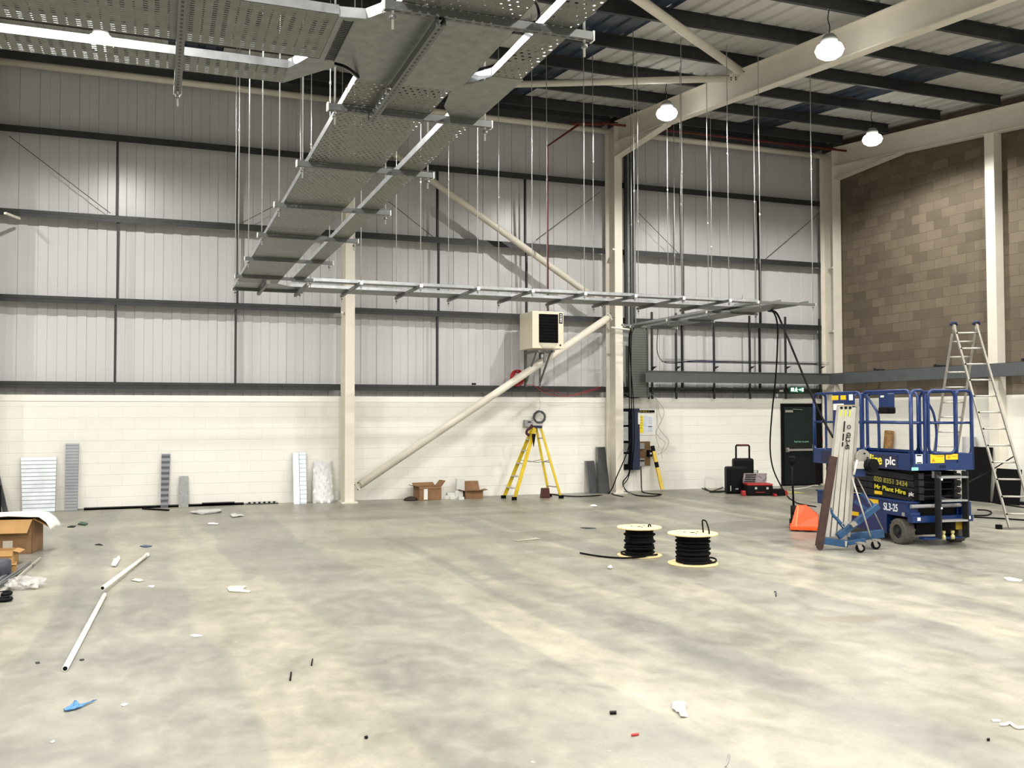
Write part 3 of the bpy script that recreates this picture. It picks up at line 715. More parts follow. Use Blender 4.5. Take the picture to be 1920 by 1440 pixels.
for k, m_ in enumerate((BLACK, BLUECAB, BLACK, GREY)):
    y = 19.86+k*.035; pts = [(p0.x+.05, y, bz+.5), (p0.x-.02, y, bz+.75)]
    rnd = random.Random(k+3)
    path = [px(1234, 612, 1, y+.05), px(1232, 640, 1, y), px(1233, 662, 1, y), px(1242, 677, 1, y), px(1262, 681, 1, y)]+[Vector((x_, y+rnd.uniform(-.01, .01), bz+.018+rnd.uniform(0, .02))) for x_ in (12.2, 12.9, 13.6, 14.4, 15.2, 15.9)]
    cable('data_cable' if k == 1 else 'power_cable', path, .009, m_, '%s cable dropping from the tray end and lying in the wire basket' % ['black front', 'purple blue', 'black rear', 'grey rearmost'][k])
# broad grey tray on edge along the walls
z0, z1 = 2.625, 2.905
t = thing('cable_tray', 'broad grey slotted tray on edge running along the back wall to the corner', 'cable tray', (13.5, 19.9, z0), 0, 'broad grey trays on edge')
bm = B(); box(bm, 10.90, 16.30, 19.90, 19.902, z0, z1); obj('tray_base', bm, TRAYEDGE, t, True)
bm = B(); box(bm, 10.90, 16.30, 19.86, 19.90, z0, z0+.003); obj('lower_flange', bm, GALV_L, t, True)
bm = B(); box(bm, 10.90, 16.30, 19.86, 19.90, z1-.003, z1); obj('upper_flange', bm, GALV_L, t, True)
t = thing('cable_tray', 'broad grey slotted tray on edge running along the bare block wall', 'cable tray', (16.25, 15, z0), 0, 'broad grey trays on edge')
bm = B(); box(bm, 16.28, 16.282, 8.5, 19.90, z0, z1); obj('tray_base', bm, TRAYEDGE_G, t, True)
bm = B(); box(bm, 16.28, 16.32, 8.5, 19.90, z0, z0+.003); obj('lower_flange', bm, GALV_D, t, True)
bm = B(); box(bm, 16.28, 16.32, 8.5, 19.90, z1-.003, z1); obj('upper_flange', bm, GALV, t, True)
for k, y in enumerate((18.3, 16.4, 14.1, 12.0)):
    bm = B(); bar(bm, (16.30, y, z1+.03), (XG-.002, y, z1+.03), .04, .04); disc(bm, (16.33, y, z1+.06), (0, 0, 1), .03, .03, 8)
    one('arm_bracket', bm, GALV_D, 'dark bracket on the bare block wall above the tray, %s' % ['nearest the corner', 'second from the corner', 'right of the tall ladder', 'outside the right edge'][k], 'bracket')
# vertical ribbed cover and rails beside the middle column
a, b_ = px(1177, 617, 1, 20.1), px(1213, 745, 1, 20.1)
bm = B(); box(bm, a.x+.02, b_.x, 20.08, 20.10, b_.z, a.z); box(bm, b_.x, b_.x+.03, 20.06, 20.14, b_.z, a.z+.05)
one('ribbed_cover', bm, RIBDARK, 'tall ribbed grey cover on the cladding right of the middle column', 'cover')
t = thing('conduit_riser', 'galvanised riser rails climbing the cladding right of the middle column', 'conduit', (10.6, 20.1, 2.3))
for x_, w_, m_ in ((10.50, .05, GALV_D), (10.57, .06, GALV), (10.66, .08, GALV_D), (10.75, .03, GALV)):
    bm = B(); box(bm, x_-w_/2, x_+w_/2, 20.10, 20.16, 4.0, 8.60); obj('rail', bm, m_, t, True)
# switchgear
x0, x1 = 10.36, 10.85
t = thing('switch_panel', 'tall open switchgear panel beside the middle column', 'electrical panel', (10.6, 20.3, .5))
zb_, zt_ = .52, 2.0
bm = B(); box(bm, x0, x1, 20.30, 20.35, zb_, zt_); obj('back_plate', bm, BLACKP, t, True)
bm = B(); box(bm, x0+.30, x1, 20.12, 20.30, zb_, zt_); obj('side_duct', bm, NAVY, t, True)
for k, (a, b_, m_) in enumerate(((1.60, 1.92, GALV_L), (1.22, 1.55, GALV_L), (.95, 1.16, GALV), (.66, .90, GREY))):
    bm = B(); box(bm, x0+.06, x0+.24, 20.22, 20.30, a, b_); obj('trunking_cover', bm, m_, t, True, .006)
bm = B(); box(bm, x1-.05, x1+.01, 20.10, 20.12, 1.62, 1.9); obj('label_strip', bm, WHITE, t, True)
# notice board
a = px(1198, 770, 1, 20.34); b_ = px(1226, 814, 1, 20.34)
t = thing('safety_notice', 'paper safety notice with yellow panel taped to the white wall', 'notice', (11.1, 20.34, b_.z))
bm = B(); box(bm, a.x-.02, b_.x+.03, 20.338, 20.345, b_.z-.02, a.z-.08); obj('sheet', bm, PAPER, t, True)
bm = B(); box(bm, a.x, b_.x+.02, 20.33, 20.337, a.z-.045, a.z+.01); hd = obj('header_strip', bm, BLACKP, t, True)
for k, (q0, q1) in enumerate(((.02, .07), (.10, .15), (.17, .22), (.25, .28))): obj('header_mark', box(B(), a.x+q0, a.x+q1, 20.3285, 20.3298, a.z-.026, a.z-.012), paint('ochre_print', (.45, .33, .02), .5), hd, True)
bm = B(); box(bm, a.x, a.x+.11, 20.332, 20.337, b_.z+.03, a.z-.12); yp_ = obj('yellow_panel', bm, paint('notice_yellow', (.85, .70, .02), .5), t, True)
for k in range(5):
    obj('panel_line', box(B(), a.x+.02, a.x+.09, 20.3305, 20.3315, a.z-.17-k*.065, a.z-.155-k*.065), paint('ochre_print', (.45, .33, .02), .5), yp_, True)
for k, (dx, dz) in enumerate(((.13, .12), (.25, .14), (.13, .26), (.25, .28), (.13, .40), (.25, .38))):
    obj('notice_sheet', box(B(), a.x+dx, a.x+dx+.105, 20.330, 20.337, a.z-dz-.12, a.z-dz), paint('pale_blue_paper', (.62, .68, .78), .6), t, True)
# temporary supply board
a = px(1192, 828, 1, 20.28); b_ = px(1220, 873, 1, 20.28)
t = thing('supply_board', 'brown board with sockets and isolator low on the white wall', 'electrical panel', (11.0, 20.3, b_.z))
bm = B(); box(bm, a.x, b_.x, 20.30, 20.345, b_.z, a.z); obj('board', bm, WOODB, t, True)
bm = B(); box(bm, a.x+.09, a.x+.22, 20.24, 20.30, a.z-.18, a.z-.04); obj('junction_box', bm, GREY, t, True, .008)
bm = B(); box(bm, b_.x-.10, b_.x+.01, 20.20, 20.30, b_.z+.22, b_.z+.38); iso = obj('isolator', bm, BLACKP, t, True, .01)
obj('switch', box(B(), b_.x-.06, b_.x-.02, 20.19, 20.20, b_.z+.28, b_.z+.32), WHITE, iso, True)
bm = B(); box(bm, a.x+.01, a.x+.19, 20.18, 20.30, b_.z-.01, b_.z+.18); sk = obj('socket_box', bm, GREY, t, True, .012)
for k in range(3): obj('socket', disc(B(), (a.x+.045+k*.052, 20.172, b_.z+.13), (0, 1, -.3), .02, .03, 10), BLACKP, sk, True)
cable('power_cable', [(a.x+.09, 20.2, b_.z), (a.x+.10, 20.2, .3), (a.x+.11, 20.2, .06), fl(1206, 924)+Vector((0, 0, .015)), fl(1222, 927)+Vector((0, 0, .012)), fl(1240, 928)+Vector((0, 0, .012)), fl(1225, 931)+Vector((0, 0, .012)), fl(1195, 930)+Vector((0, 0, .012)), fl(1175, 922)+Vector((0, 0, .012)), px(1168, 905, 1, 19.4), px(1178, 890, 1, 19.6), px(1182, 870, 1, 19.9)], .014, BLACK, 'black cable looping on the floor below the supply board')
# black drops from the tray end
for k, (ub, ut) in enumerate(((1177, 1182), (1181, 1186), (1185, 1184))):
    y = 19.75-.05*k
    cable('power_cable', [px(1225, 612, 1, 18.4)+Vector((0, 0, .03)), px(1200, 607+k, 1, 18.6), px(ut, 620, 1, y-.3), px(ut-3, 660, 1, y), px(ub+3, 760, 1, y), px(ub+4, 830, 1, y), px(ub, 880, 1, y)], .012, BLACK, 'black supply cable dropping from the tray end past the column, %s' % ['left strand', 'middle strand', 'right strand'][k])
cable('power_cable', [px(1184, 815, 1, 19.7), px(1175, 850, 1, 19.5), px(1158, 890, 1, 19.2), fl(1142, 926)+Vector((0, 0, .015)), fl(1120, 930)+Vector((0, 0, .015)), fl(1090, 932)+Vector((0, 0, .015)), fl(1060, 931)+Vector((0, 0, .015)), fl(1035, 928)+Vector((0, 0, .015))], .013, BLACK, 'black cable sweeping down across the column and along the floor to the stepladder')
cable('power_cable', [px(1182, 880, 1, 19.6), px(1176, 900, 1, 19.4), fl(1160, 918)+Vector((0, 0, .02)), fl(1148, 924)+Vector((0, 0, .012)), fl(1150, 928)+Vector((0, 0, .012)), fl(1168, 932)+Vector((0, 0, .012))], .011, BLACK, 'black cable end lying at the foot of the middle column')
# pale wires hanging
for k, pts in enumerate((((1172, 700), (1190, 718), (1215, 735), (1232, 750), (1236, 775), (1240, 790), (1230, 808), (1236, 820), (1247, 830), (1240, 848), (1242, 860)),
                         ((1225, 742), (1231, 752), (1232, 785), (1234, 800), (1245, 815), (1254, 828), (1246, 845), (1233, 852)),
                         ((1228, 745), (1243, 765), (1244, 780), (1233, 803), (1230, 818), (1236, 840)))):
    cable('loose_wire', [px(u, v, 1, 20.12+.04*k) for u, v in pts], .006, CABLEG, 'pale green grey wire hanging in loose waves by the notice, %s' % ['longest one', 'right one, hook ended', 'left short one'][k])
# black bundle above the ledge
cable('power_cable', [px(1171, 740, 1, 20.1), px(1182, 745, 1, 20.1), px(1200, 744, 1, 20.1), px(1213, 735, 1, 20.1), px(1217, 748, 1, 20.1)], .02, BLACK, 'thick black cable looped on the ledge under the ribbed cover')
# black cables from the turn down to the tool cases and the platform
cable('power_cable', [tz(1440, 583, 3.82), px(1452, 588, 1, 14.6), px(1458, 620, 1, 15.3), px(1455, 700, 1, 16.5), px(1447, 780, 1, 17.3), px(1444, 840, 1, 18.0), px(1450, 880, 1, 18.4), fl(1466, 922)+Vector((0, 0, .1)), fl(1476, 928)+Vector((0, 0, .02))], .016, BLACK, 'long black cable hanging from the tray turn to the tool cases')
cable('power_cable', [tz(1440, 582, 3.83), px(1455, 586, 1, 14.2), px(1468, 612, 1, 13.6), px(1490, 665, 1, 12.9), px(1520, 737, 1, 12.3), px(1545, 790, 1, 11.9), px(1562, 820, 1, 11.5)], .018, BLACK, 'thick black cable slanting from the tray turn down into the blue platform')
cable('loose_wire', [tz(1388, 571, 3.83), tz(1393, 553, 3.86)], .004, GREY, 'thin stiff wire sticking up from the crossing tray', seg=3)

# door
a = px(1463, 760, 1, YB); X0, X1 = a.x, a.x+1.27
tag(obj('door_1', box(B(), X0, X1, YB-.045, YB+.01, 0, 2.13), BLACKP), kind='structure')
dr = bpy.data.objects['door_1']
DPAINT = paint('dark_green_grey_door', (.014, .020, .020), .4)
bm = B(); box(bm, X0+.07, X1-.25, YB-.075, YB-.046, .04, 2.04); lf = obj('door_leaf', bm, DPAINT, dr, True)
bm = B(); bar(bm, (X0+.10, YB-.14, .93), (X1-.28, YB-.14, .93), .05, .05); box(bm, X0+.10, X0+.16, YB-.14, YB-.075, .88, .99); box(bm, X1-.34, X1-.28, YB-.14, YB-.075, .86, 1.06); obj('push_bar', bm, ALU_D, dr, True)
bm = B(); box(bm, X0+.09, X0+.32, YB-.10, YB-.075, 1.90, 1.96); bar(bm, (X0+.3, YB-.12, 1.985), (X0+.6, YB-.10, 1.97), .02, .012); obj('door_closer', bm, ALU_D, dr, True)
bm = B(); box(bm, X1-.30, X1-.25, YB-.10, YB-.075, 1.80, 1.93); obj('top_bolt', bm, ALU_D, dr, True)
bm = B(); box(bm, X0+.08, X1-.27, YB-.079, YB-.075, .06, .85); obj('kick_plate', bm, paint('door_kick_plate', (.008, .011, .012), .4), dr, True)
text('door_lettering', 'Push bar to open', .066, (X0+.36, YB-.079, 1.14), (1, 0, 0), (0, 0, 1), paint('pale_green_lettering', (.25, .6, .45), .5), dr, world=True)
# exit sign
a = px(1482, 725, 1, 20.0); b_ = px(1507, 736, 1, 20.0)
t = thing('exit_sign', 'green and white running man exit sign above the door', 'sign', ((a.x+b_.x)/2, 20.0, b_.z))
bm = B(); box(bm, a.x, b_.x, 20.0, 20.05, b_.z, a.z); obj('sign_body', bm, EXITD, t, True)
q = b_.x-a.x; h_ = a.z-b_.z; zc = (a.z+b_.z)/2
bm = B(); box(bm, a.x+q*.04, a.x+q*.26, 19.995, 20, zc-h_*.3, zc+h_*.3); obj('door_symbol', bm, EXITG, t, True)
bm = B(); zz = lambda f: zc+h_*f
disc(bm, (a.x+q*.44, 19.995, zz(.30)), (0, 1, 0), h_*.10, .006, 10)
for (p, r_) in ((((.43, .18), (.40, -.08)), .05), (((.40, -.08), (.50, -.20)), .04), (((.50, -.20), (.48, -.40)), .035), (((.40, -.08), (.36, -.24)), .04), (((.36, -.24), (.30, -.30)), .035), (((.43, .15), (.53, .02)), .03), (((.43, .15), (.33, .05)), .03)):
    bar(bm, (a.x+q*p[0][0], 19.996, zz(p[0][1])), (a.x+q*p[1][0], 19.996, zz(p[1][1])), .004, q*r_*1.2, (0, 0, 1) if abs(p[0][0]-p[1][0]) > .06 else (1, 0, 0))
obj('running_man', bm, EXITG, t, True)
bm = B(); prism(bm, [(a.x+q*.62, 19.995, zz(.07)), (a.x+q*.72, 19.995, zz(.07)), (a.x+q*.72, 19.995, zz(.22)), (a.x+q*.80, 19.995, zz(0)), (a.x+q*.72, 19.995, zz(-.22)), (a.x+q*.72, 19.995, zz(-.07)), (a.x+q*.62, 19.995, zz(-.07))], (0, .004, 0)); obj('arrow', bm, EXITG, t, True)
bm = B(); box(bm, a.x+q*.84, a.x+q*.98, 19.995, 20, zc-h_*.3, zc+h_*.3); obj('second_door_symbol', bm, EXITG, t, True)
bm = B(); bar(bm, ((a.x+b_.x)/2, 20.05, 2.45), ((a.x+b_.x)/2, 20.24, 2.45), .02, .02); obj('sign_bracket', bm, GALV_D, t, True)
# call point and conduit right of the door
p = px(1545, 825, 1, 20.3)
bm = B(); box(bm, p.x-.06, p.x+.06, 20.29, 20.35, p.z-.06, p.z+.06); one('call_point', bm, RED, 'small red fire call point on the white wall right of the door', 'call point', bevel=.01)
bm = B(); p = px(1532, 780, 1, 20.3); box(bm, p.x-.015, p.x+.015, 20.32, 20.35, 1.0, 2.14); one('conduit', bm, GREY, 'thin vertical grey conduit right of the door', 'conduit')
p = px(1457, 745, 1, 20.3); bm = B(); tube(bm, [(p.x, 20.3, 2.30), (p.x, 20.3, 2.42), (p.x+.06, 20.25, 2.46), (p.x+.12, 20.2, 2.46)], .03, 8); one('pipe_elbow', bm, WHITE, 'small white pipe elbow on the ledge left of the door', 'pipe')

# ================================================================== things on the floor
Fh = Vector((math.sin(YAW), math.cos(YAW), 0))
def dp(u, v, depth):
    d = Fv + Rv*((u-960)/FPX) + Uv*((720-v)/FPX); return Vector((0, 0, EYE)) + d*(depth/d.dot(Fh))

# ------------------------------------------------ scissor lift
t = thing('scissor_lift', 'blue electric scissor lift with railed platform and hire company lettering', 'scissor lift', (9.87, 10.5, 0), math.radians(-6))
LW = 1.05
for x0 in (0, .88):
    for y in (.18, 1.95):
        bm = B(); prof_ = [(.10, 0), (.165, 0), (.18, .015), (.18, .155), (.165, .17), (.10, .17)]
        rings = []
        for r_, dx in prof_:
            rings.append([bm.verts.new((x0+dx, y+r_*math.cos(2*PI*k/32), .18+r_*math.sin(2*PI*k/32))) for k in range(32)])
        for i in range(len(rings)):
            a, b_ = rings[i], rings[(i+1) % len(rings)]
            for k in range(32): bm.faces.new((a[k], a[(k+1) % 32], b_[(k+1) % 32], b_[k]))
        for k in range(16):
            a = 2*PI*k/16
            for s, dx in ((0, .04), (.5, .13)):
                a2 = a+s*2*PI/16; c = Vector((x0+dx, y+.181*math.cos(a2), .18+.181*math.sin(a2))); tn_ = Vector((0, math.cos(a2), math.sin(a2)))
                bar(bm, c+Vector((-.038, 0, 0)), c+Vector((.038, 0, 0)), .035, .006, tn_)
        wh = obj('wheel', bm, TYRE, t)
        xx = x0+.02 if x0 < .5 else x0+.15
        bm = B(); disc(bm, (xx+.03*(1 if x0 < .5 else -1), y, .18), (1, 0, 0), .10, .05, 24); disc(bm, (xx, y, .18), (1, 0, 0), .035, .06, 12); obj('wheel_hub', bm, DGREY, wh)
bm = B()
box(bm, .02, .20, -.02, 2.22, .40, .60); box(bm, .85, 1.03, -.02, 2.22, .40, .60)
box(bm, .02, .20, .44, 1.68, .12, .41); box(bm, .85, 1.03, .44, 1.68, .12, .41)
box(bm, .0, .22, -.04, 2.24, .595, .62); box(bm, .83, 1.05, -.04, 2.24, .595, .62)
obj('chassis', bm, BLUE, t, bevel=.006)
bm = B(); box(bm, .20, .85, .02, 2.2, .14, .45); box(bm, .22, .83, .0, .1, .44, .52); obj('undercarriage', bm, BLACKP, t)
bm = B(); box(bm, .02, 1.03, -.13, -.02, .33, .42); box(bm, .02, .18, -.09, .0, .42, .47); box(bm, .87, 1.03, -.09, .0, .42, .60); box(bm, .20, .85, -.14, -.02, .09, .12); obj('end_bumper', bm, BLUE, t, bevel=.006)
bm = B(); tube(bm, [(.05, -.06, .555), (1.0, -.06, .555)], .028, 10); obj('cross_tube', bm, GREY, t)
for k, x_ in enumerate((.51, .66)):
    bm = B(); lathe(bm, [(.028, 0), (.028, .05), (.018, .06), (.018, .08), (.026, .085), (.026, .12)], (x_, -.15, .09), 10); obj('hydraulic_fitting', bm, paint('pale_yellow_plastic', (.55, .50, .22), .5), t)
for k, (x_, z_) in enumerate(((.10, .375), (.93, .375))):
    bm = B(); box(bm, x_, x_+.05, -.133, -.13, z_-.015, z_+.03); obj('tie_down_label', bm, TXT_W, t)
# scissor arms
for side in (0, 1):
    for k in range(4):
        for lay in (0, 1):
            s = 1 if lay == 0 else -1; xx = (.14+.06*lay) if side == 0 else (.91-.06*lay)
            z0 = .665+.098*k; z1 = z0+.05
            p0_ = (xx, .0, z0 if s > 0 else z1); p1_ = (xx, 2.1, z1 if s > 0 else z0)
            bm = B(); bar(bm, p0_, p1_, .045, .085 if lay == 0 else .06)
            for yy_ in (.03, 2.06, 1.05): disc(bm, (xx, yy_, z0+.01), (1, 0, 0), .034, .065, 14)
            obj('scissor_arm', bm, DGREY, t)
bm = B()
for k in range(4):
    for y0_ in (-.10, -.03): box(bm, .16, .24, y0_, y0_+.03, .64+.1*k, .72+.1*k)
    tube(bm, [(.1, .03, .68+.1*k), (.95, .03, .68+.1*k)], .012, 6)
obj('arm_links', bm, DGREY, t)
bm = B(); box(bm, .3, .75, .2, 2.0, .62, 1.0); obj('lift_ram_housing', bm, BLACKP, t)
# lettering on the arms, on the near end of the long side
fx = .112
def side_text(s, size, yl, z, mat, par, slope=0, xs=1.0, x_=fx, bold=0):
    return text('lettering', s, size, (x_, yl, z), (0, -1, -slope), (0, 0, 1), mat, par, xs=xs, bold=bold)
side_text('020 8351 3434', .102, .85, .888, TXT_YD, t, .05, 1.24, bold=.002)
bm = B(); prism(bm, [(fx-.002, .88, .72), (fx-.002, .88, .825), (fx-.002, -.09, .765), (fx-.002, -.09, .66)], (.004, 0, 0)); sg = obj('arm_sign', bm, BLACKP, t)
side_text('Mr Plant Hire', .092, .84, .775, TXT_Y, sg, .058, 1.42, fx-.006, .0015); side_text('plc', .08, .055, .726, TXT_W, sg, .058, 1.2, fx-.006, .0015)

bm = B(); box(bm, fx-.003, fx+.004, .66, .84, .66, .71); obj('warning_label', bm, YELW, t)
side_text('SL3-25', .15, .50, .505, TXT_W, t, 0, .78, .016, .002)
bm = B(); box(bm, .014, .018, .03, .09, .41, .46); obj('serial_label', bm, GREY, t)
for (y0_, y1_, z0_, z1_) in ((.62, .86, .52, .60), (1.25, 1.42, .50, .59), (1.1, 1.42, .30, .36)):
    bm = B(); box(bm, .014, .019, y0_, y1_, z0_, z1_); obj('warning_label', bm, YELW, t)
# step ladder
bm = B()
for x_ in (.37, .82): box(bm, x_, x_+.022, -.27, -.15, .12, 1.05)
obj('ladder_rails', bm, DGREY, t, bevel=.004)
for z_ in (.36, .64): obj('ladder_step', box(B(), .392, .82, -.27, -.15, z_-.012, z_+.012), GREY, t)
bm = B(); box(bm, .37, .842, -.27, -.10, .955, .98); prism(bm, [(.37, -.27, .98), (.37, -.10, .98), (.37, -.10, 1.06)], (.02, 0, 0)); obj('top_step', bm, GREY, t)
bm = B(); box(bm, .72, .83, -.145, -.135, .22, .35); obj('yellow_tag', bm, paint('worn_yellow_plate', (.30, .20, .01), .6), t)
bm = B(); box(bm, .38, .41, -.275, -.271, .93, .955); box(bm, .375, .40, -.275, -.271, .53, .555); obj('ladder_label', bm, TXT_W, t)
# platform
PX0, PX1, PY0, PY1, PZ = -.0, 1.05, -.15, 2.30, 1.06
bm = B(); box(bm, PX0+.02, PX1-.02, PY0+.02, PY1-.02, PZ+.01, PZ+.04); obj('platform_deck', bm, DGREY, t)
for nm, a in (('long', (PX0, PX0+.03, PY0, PY1)), ('long', (PX1-.03, PX1, PY0, PY1)), ('end', (PX0, PX1, PY0, PY0+.03)), ('end', (PX0, PX1, PY1-.03, PY1))):
    bm = B(); box(bm, *a, PZ, PZ+.235); obj('toe_board', bm, BLUE, t, bevel=.006)
RT = .021
def loop_frame(plane, c, a0, a1, z0, z1, r_=.10):
    pts = []
    for p, q in rrect(a1-a0, z1-z0, r_, 5):
        pts.append((c, a0+p, z0+q) if plane == 'x' else (a0+p, c, z0+q))
    bm = B(); tube(bm, pts, RT, 10, closed=True); return bm
ZR0, ZR1 = PZ+.20, 2.19
for c in (PX0+.02, PX1-.02):
    for a0, a1 in ((1.02, PY1-.02), (PY0+.03, .97)):
        obj('guard_rail', loop_frame('x', c, a0, a1, ZR0, ZR1), BLUE, t)
    for a0, a1 in ((1.02, PY1-.02), (PY0+.03, .97)):
        obj('mid_rail', tube(B(), [(c, a0, 1.73), (c, a1, 1.73)], .018, 10), BLUE, t)
for c in (PY0+.02, PY1-.02):
    for a0, a1 in ((.03, .24), (.77, 1.02)):
        obj('guard_rail', loop_frame('y', c, a0, a1, ZR0, ZR1, .07), BLUE, t)
        obj('mid_rail', tube(B(), [(a0, c, 1.73), (a1, c, 1.73)], .018, 10), BLUE, t)
for c in (PY0+.0,):
    g = obj('entry_gate', loop_frame('y', c, .29, .73, PZ+.24, ZR1, .09), BLUE, t)
    obj('gate_mid_rail', tube(B(), [(.29, c, 1.73), (.73, c, 1.73)], .018, 10), BLUE, g)
    obj('gate_bar', tube(B(), smooth_path([(.34, c+.05, 2.0), (.42, c+.05, 1.85), (.46, c+.05, 1.6), (.44, c+.05, 1.35), (.40, c+.05, 1.28)], 4), .017, 8), BLUE, g)
for (x_, y_) in ((.02, PY0+.02), (1.03, PY0+.02), (.02, PY1-.02), (1.03, PY1-.02), (.25, PY0+.02), (.76, PY0+.02), (.02, .99), (1.03, .99)):
    obj('corner_post', tube(B(), [(x_, y_, PZ+.1), (x_, y_, 2.13)], .024, 10), BLUE, t)
obj('diagonal_rail', tube(B(), smooth_path([(.02, .92, 2.17), (.03, .72, 1.98), (.03, .62, 1.85), (.03, .60, 1.6), (.03, .60, 1.30)], 4), RT, 10), BLUE, t)
# control panel in the far part of the long side
bm = B(); box(bm, .0, .018, 1.17, 1.72, 1.78, 2.18); box(bm, .0, .018, 1.52, 1.72, 1.30, 1.80); cp = obj('control_panel', bm, BLUE, t)
for (y0_, y1_, z0_, z1_, m_) in ((1.56, 1.74, 2.08, 2.15, YELW), (1.36, 1.50, 2.08, 2.15, YELW), (1.18, 1.28, 2.07, 2.16, TXT_W), (1.42, 1.70, 1.92, 2.02, TXT_W)):
    obj('panel_label', box(B(), -.004, -.001, y0_, y1_, z0_, z1_), m_, cp)
bm = B(); box(bm, .03, .16, .40, .60, 1.93, 2.16); bb = obj('control_box', bm, BLUE, t, bevel=.01)
bm = B(); box(bm, .0, .15, .36, .58, 1.86, 1.96); obj('joystick_guard', bm, BLACKP, bb, bevel=.02)
obj('box_label', box(B(), .025, .03, .47, .55, 2.10, 2.13), TXT_W, bb)
# hire sign and labels on the toe boards
bm = B(); box(bm, -.006, -.001, .14, .98, PZ+.015, PZ+.205); hs = obj('hire_sign', bm, NAVY, t)
text('lettering', 'Hire', .20, (-.008, .88, PZ+.12), (0, -1, 0), (0, 0, 1), TXT_Y, hs, xs=1.08, bold=.004)
text('lettering', 'plc', .165, (-.008, .415, PZ+.115), (0, -1, 0), (0, 0, 1), TXT_W, hs, xs=1.2, bold=.003)
bm = B(); box(bm, -.006, -.001, 1.72, 2.06, PZ+.02, PZ+.20); obj('sign_panel', bm, NAVY, t)
bm = B(); box(bm, .07, .18, PY0-.004, PY0-.001, PZ+.10, PZ+.23); gl = obj('capacity_label', bm, TXT_W, t)
obj('label_mark', box(B(), .085, .165, PY0-.006, PY0-.004, PZ+.205, PZ+.225), TXT_B, gl); obj('label_mark', box(B(), .085, .165, PY0-.006, PY0-.004, PZ+.105, PZ+.12), TXT_B, gl)
ORB = paint('orange_print', (.6, .22, .01), .5)
for x_, w_, z0_ in ((.31, .23, .105), (.565, .20, .15)):
    lb = obj('warning_label', box(B(), x_, x_+w_, PY0-.004, PY0-.001, PZ+z0_, PZ+.23), YELW, t)
    bm = B(); prism(bm, [(x_+.02, PY0-.006, PZ+z0_+.02), (x_+.08, PY0-.006, PZ+z0_+.02), (x_+.05, PY0-.006, PZ+z0_+.065)], (0, .002, 0)); obj('warning_triangle', bm, ORB, lb)
    obj('label_lines', box(B(), x_+.10, x_+w_-.02, PY0-.006, PY0-.004, PZ+.19, PZ+.20), ORB, lb)
obj('green_label', box(B(), .0, .11, PY0-.004, PY0-.001, PZ+.005, PZ+.05), paint('pale_turquoise_label', (.25, .62, .58), .5), t)
text('lettering', '935', .06, (.46, PY0-.003, PZ+.05), (1, 0, 0), (0, 0, 1), TXT_B, t, xs=1.2)

# ------------------------------------------------ material lift
D0 = 13.0
def Q(u, v, d=0): return dp(u, v, D0+d)
t = thing('material_lift', 'hand wound material lift with aluminium mast beside the blue scissor lift', 'material lift', (Q(1575, 1015).x, Q(1575, 1015).y, 0))
mb, mt = Q(1566, 1006), Q(1588, 760); mdir = (mt-mb).normalized()
for k in range(4):
    off = R0*((k-1.5)*.064); dd_ = Fh*(.004*k)
    bm = B(); sweep(bm, [(-.033, -.05), (.033, -.05), (.033, .05), (-.033, .05)], mb+off*1.35+dd_, mt+off*.95+dd_-mdir*(0 if k < 3 else .03), Fh); ms = obj('mast_section', bm, ALU, t, True, .004)
    if k < 3:
        bm = B(); c = mt+off*.95; disc(bm, c-mdir*.035-Fh*.05, Fh, .018, .02, 12); obj('mast_roller', bm, BLACKP, ms, True)
        bm = B(); c2 = c-mdir*.11-Fh*.052; bar(bm, c2-mdir*.045, c2+mdir*.045, .018, .003, Fh); obj('yellow_strip', bm, paint('lime_yellow_tape', (.55, .62, .02), .5), ms, True)
bm = B(); bar(bm, mt-R0*.12, mt+R0*.10, .12, .012, (0, 0, 1)); obj('mast_cap', bm, paint('tan_mast_cap', (.42, .33, .14), .5), t, True)
bm = B(); sweep(bm, [(-.02, -.05), (.02, -.05), (.02, .05), (-.02, .05)], mb+R0*.17, mt+R0*.14-mdir*.02, Fh); obj('mast_shaded_side', bm, ALU_D, t, True)  # duller metal paints the shading of the mast's rightmost face
up_ = (R0-mdir*R0.dot(mdir)).normalized()
text('mast_lettering', 'GL2-45', .078, tuple(mt-mdir*.375+R0*.035-Fh*.056), tuple(-mdir), tuple(up_), TXT_B, t, world=True, bold=.002)
for a_, l_ in ((.22, .15), (.39, .10), (.51, .06)): obj('small_print', bar(B(), mt-mdir*a_-R0*.030-Fh*.054, mt-mdir*(a_+l_)-R0*.030-Fh*.054, .018, .002, Fh), TXT_B, t, True)
lg = obj('mast_logo', tube(B(), [Vector(mt-mdir*.30+R0*.036-Fh*.056)+up_*.022*math.cos(a)+mdir*.026*math.sin(a) for a in [PI*.25*k for k in range(8)]], .005, 6, closed=True), TXT_B, t, True)
bm = B(); a, b_ = Q(1536, 1024, -.12), Q(1563, 856, -.06); sweep(bm, [(-.05, -.03), (.05, -.03), (.05, .03), (-.05, .03)], a, b_, Fh); disc(bm, a-Fh*.03, Fh, .05, .02, 16); disc(bm, a+(b_-a)*.03-Fh*.035, Fh, .012, .02, 8); obj('rusty_fork_leg', bm, BROWN_M, t, True)
bm = B(); bar(bm, Q(1540, 1013, -.08), Q(1589, 1020, -.12), .09, .09); obj('base_beam', bm, BLUE_D, t, True, .006)
bm = B(); bar(bm, Q(1575, 1018, -.125), Q(1588, 1020, -.17), .004, .075); obj('base_label', bm, ALU, t, True)
bm = B(); bar(bm, Q(1590, 1008, .1), Q(1656, 1000, .12), .08, .11); bar(bm, Q(1589, 1018, -.05), Q(1622, 1013, -.05), .06, .06); obj('rear_frame', bm, BLUE_D, t, True, .006)
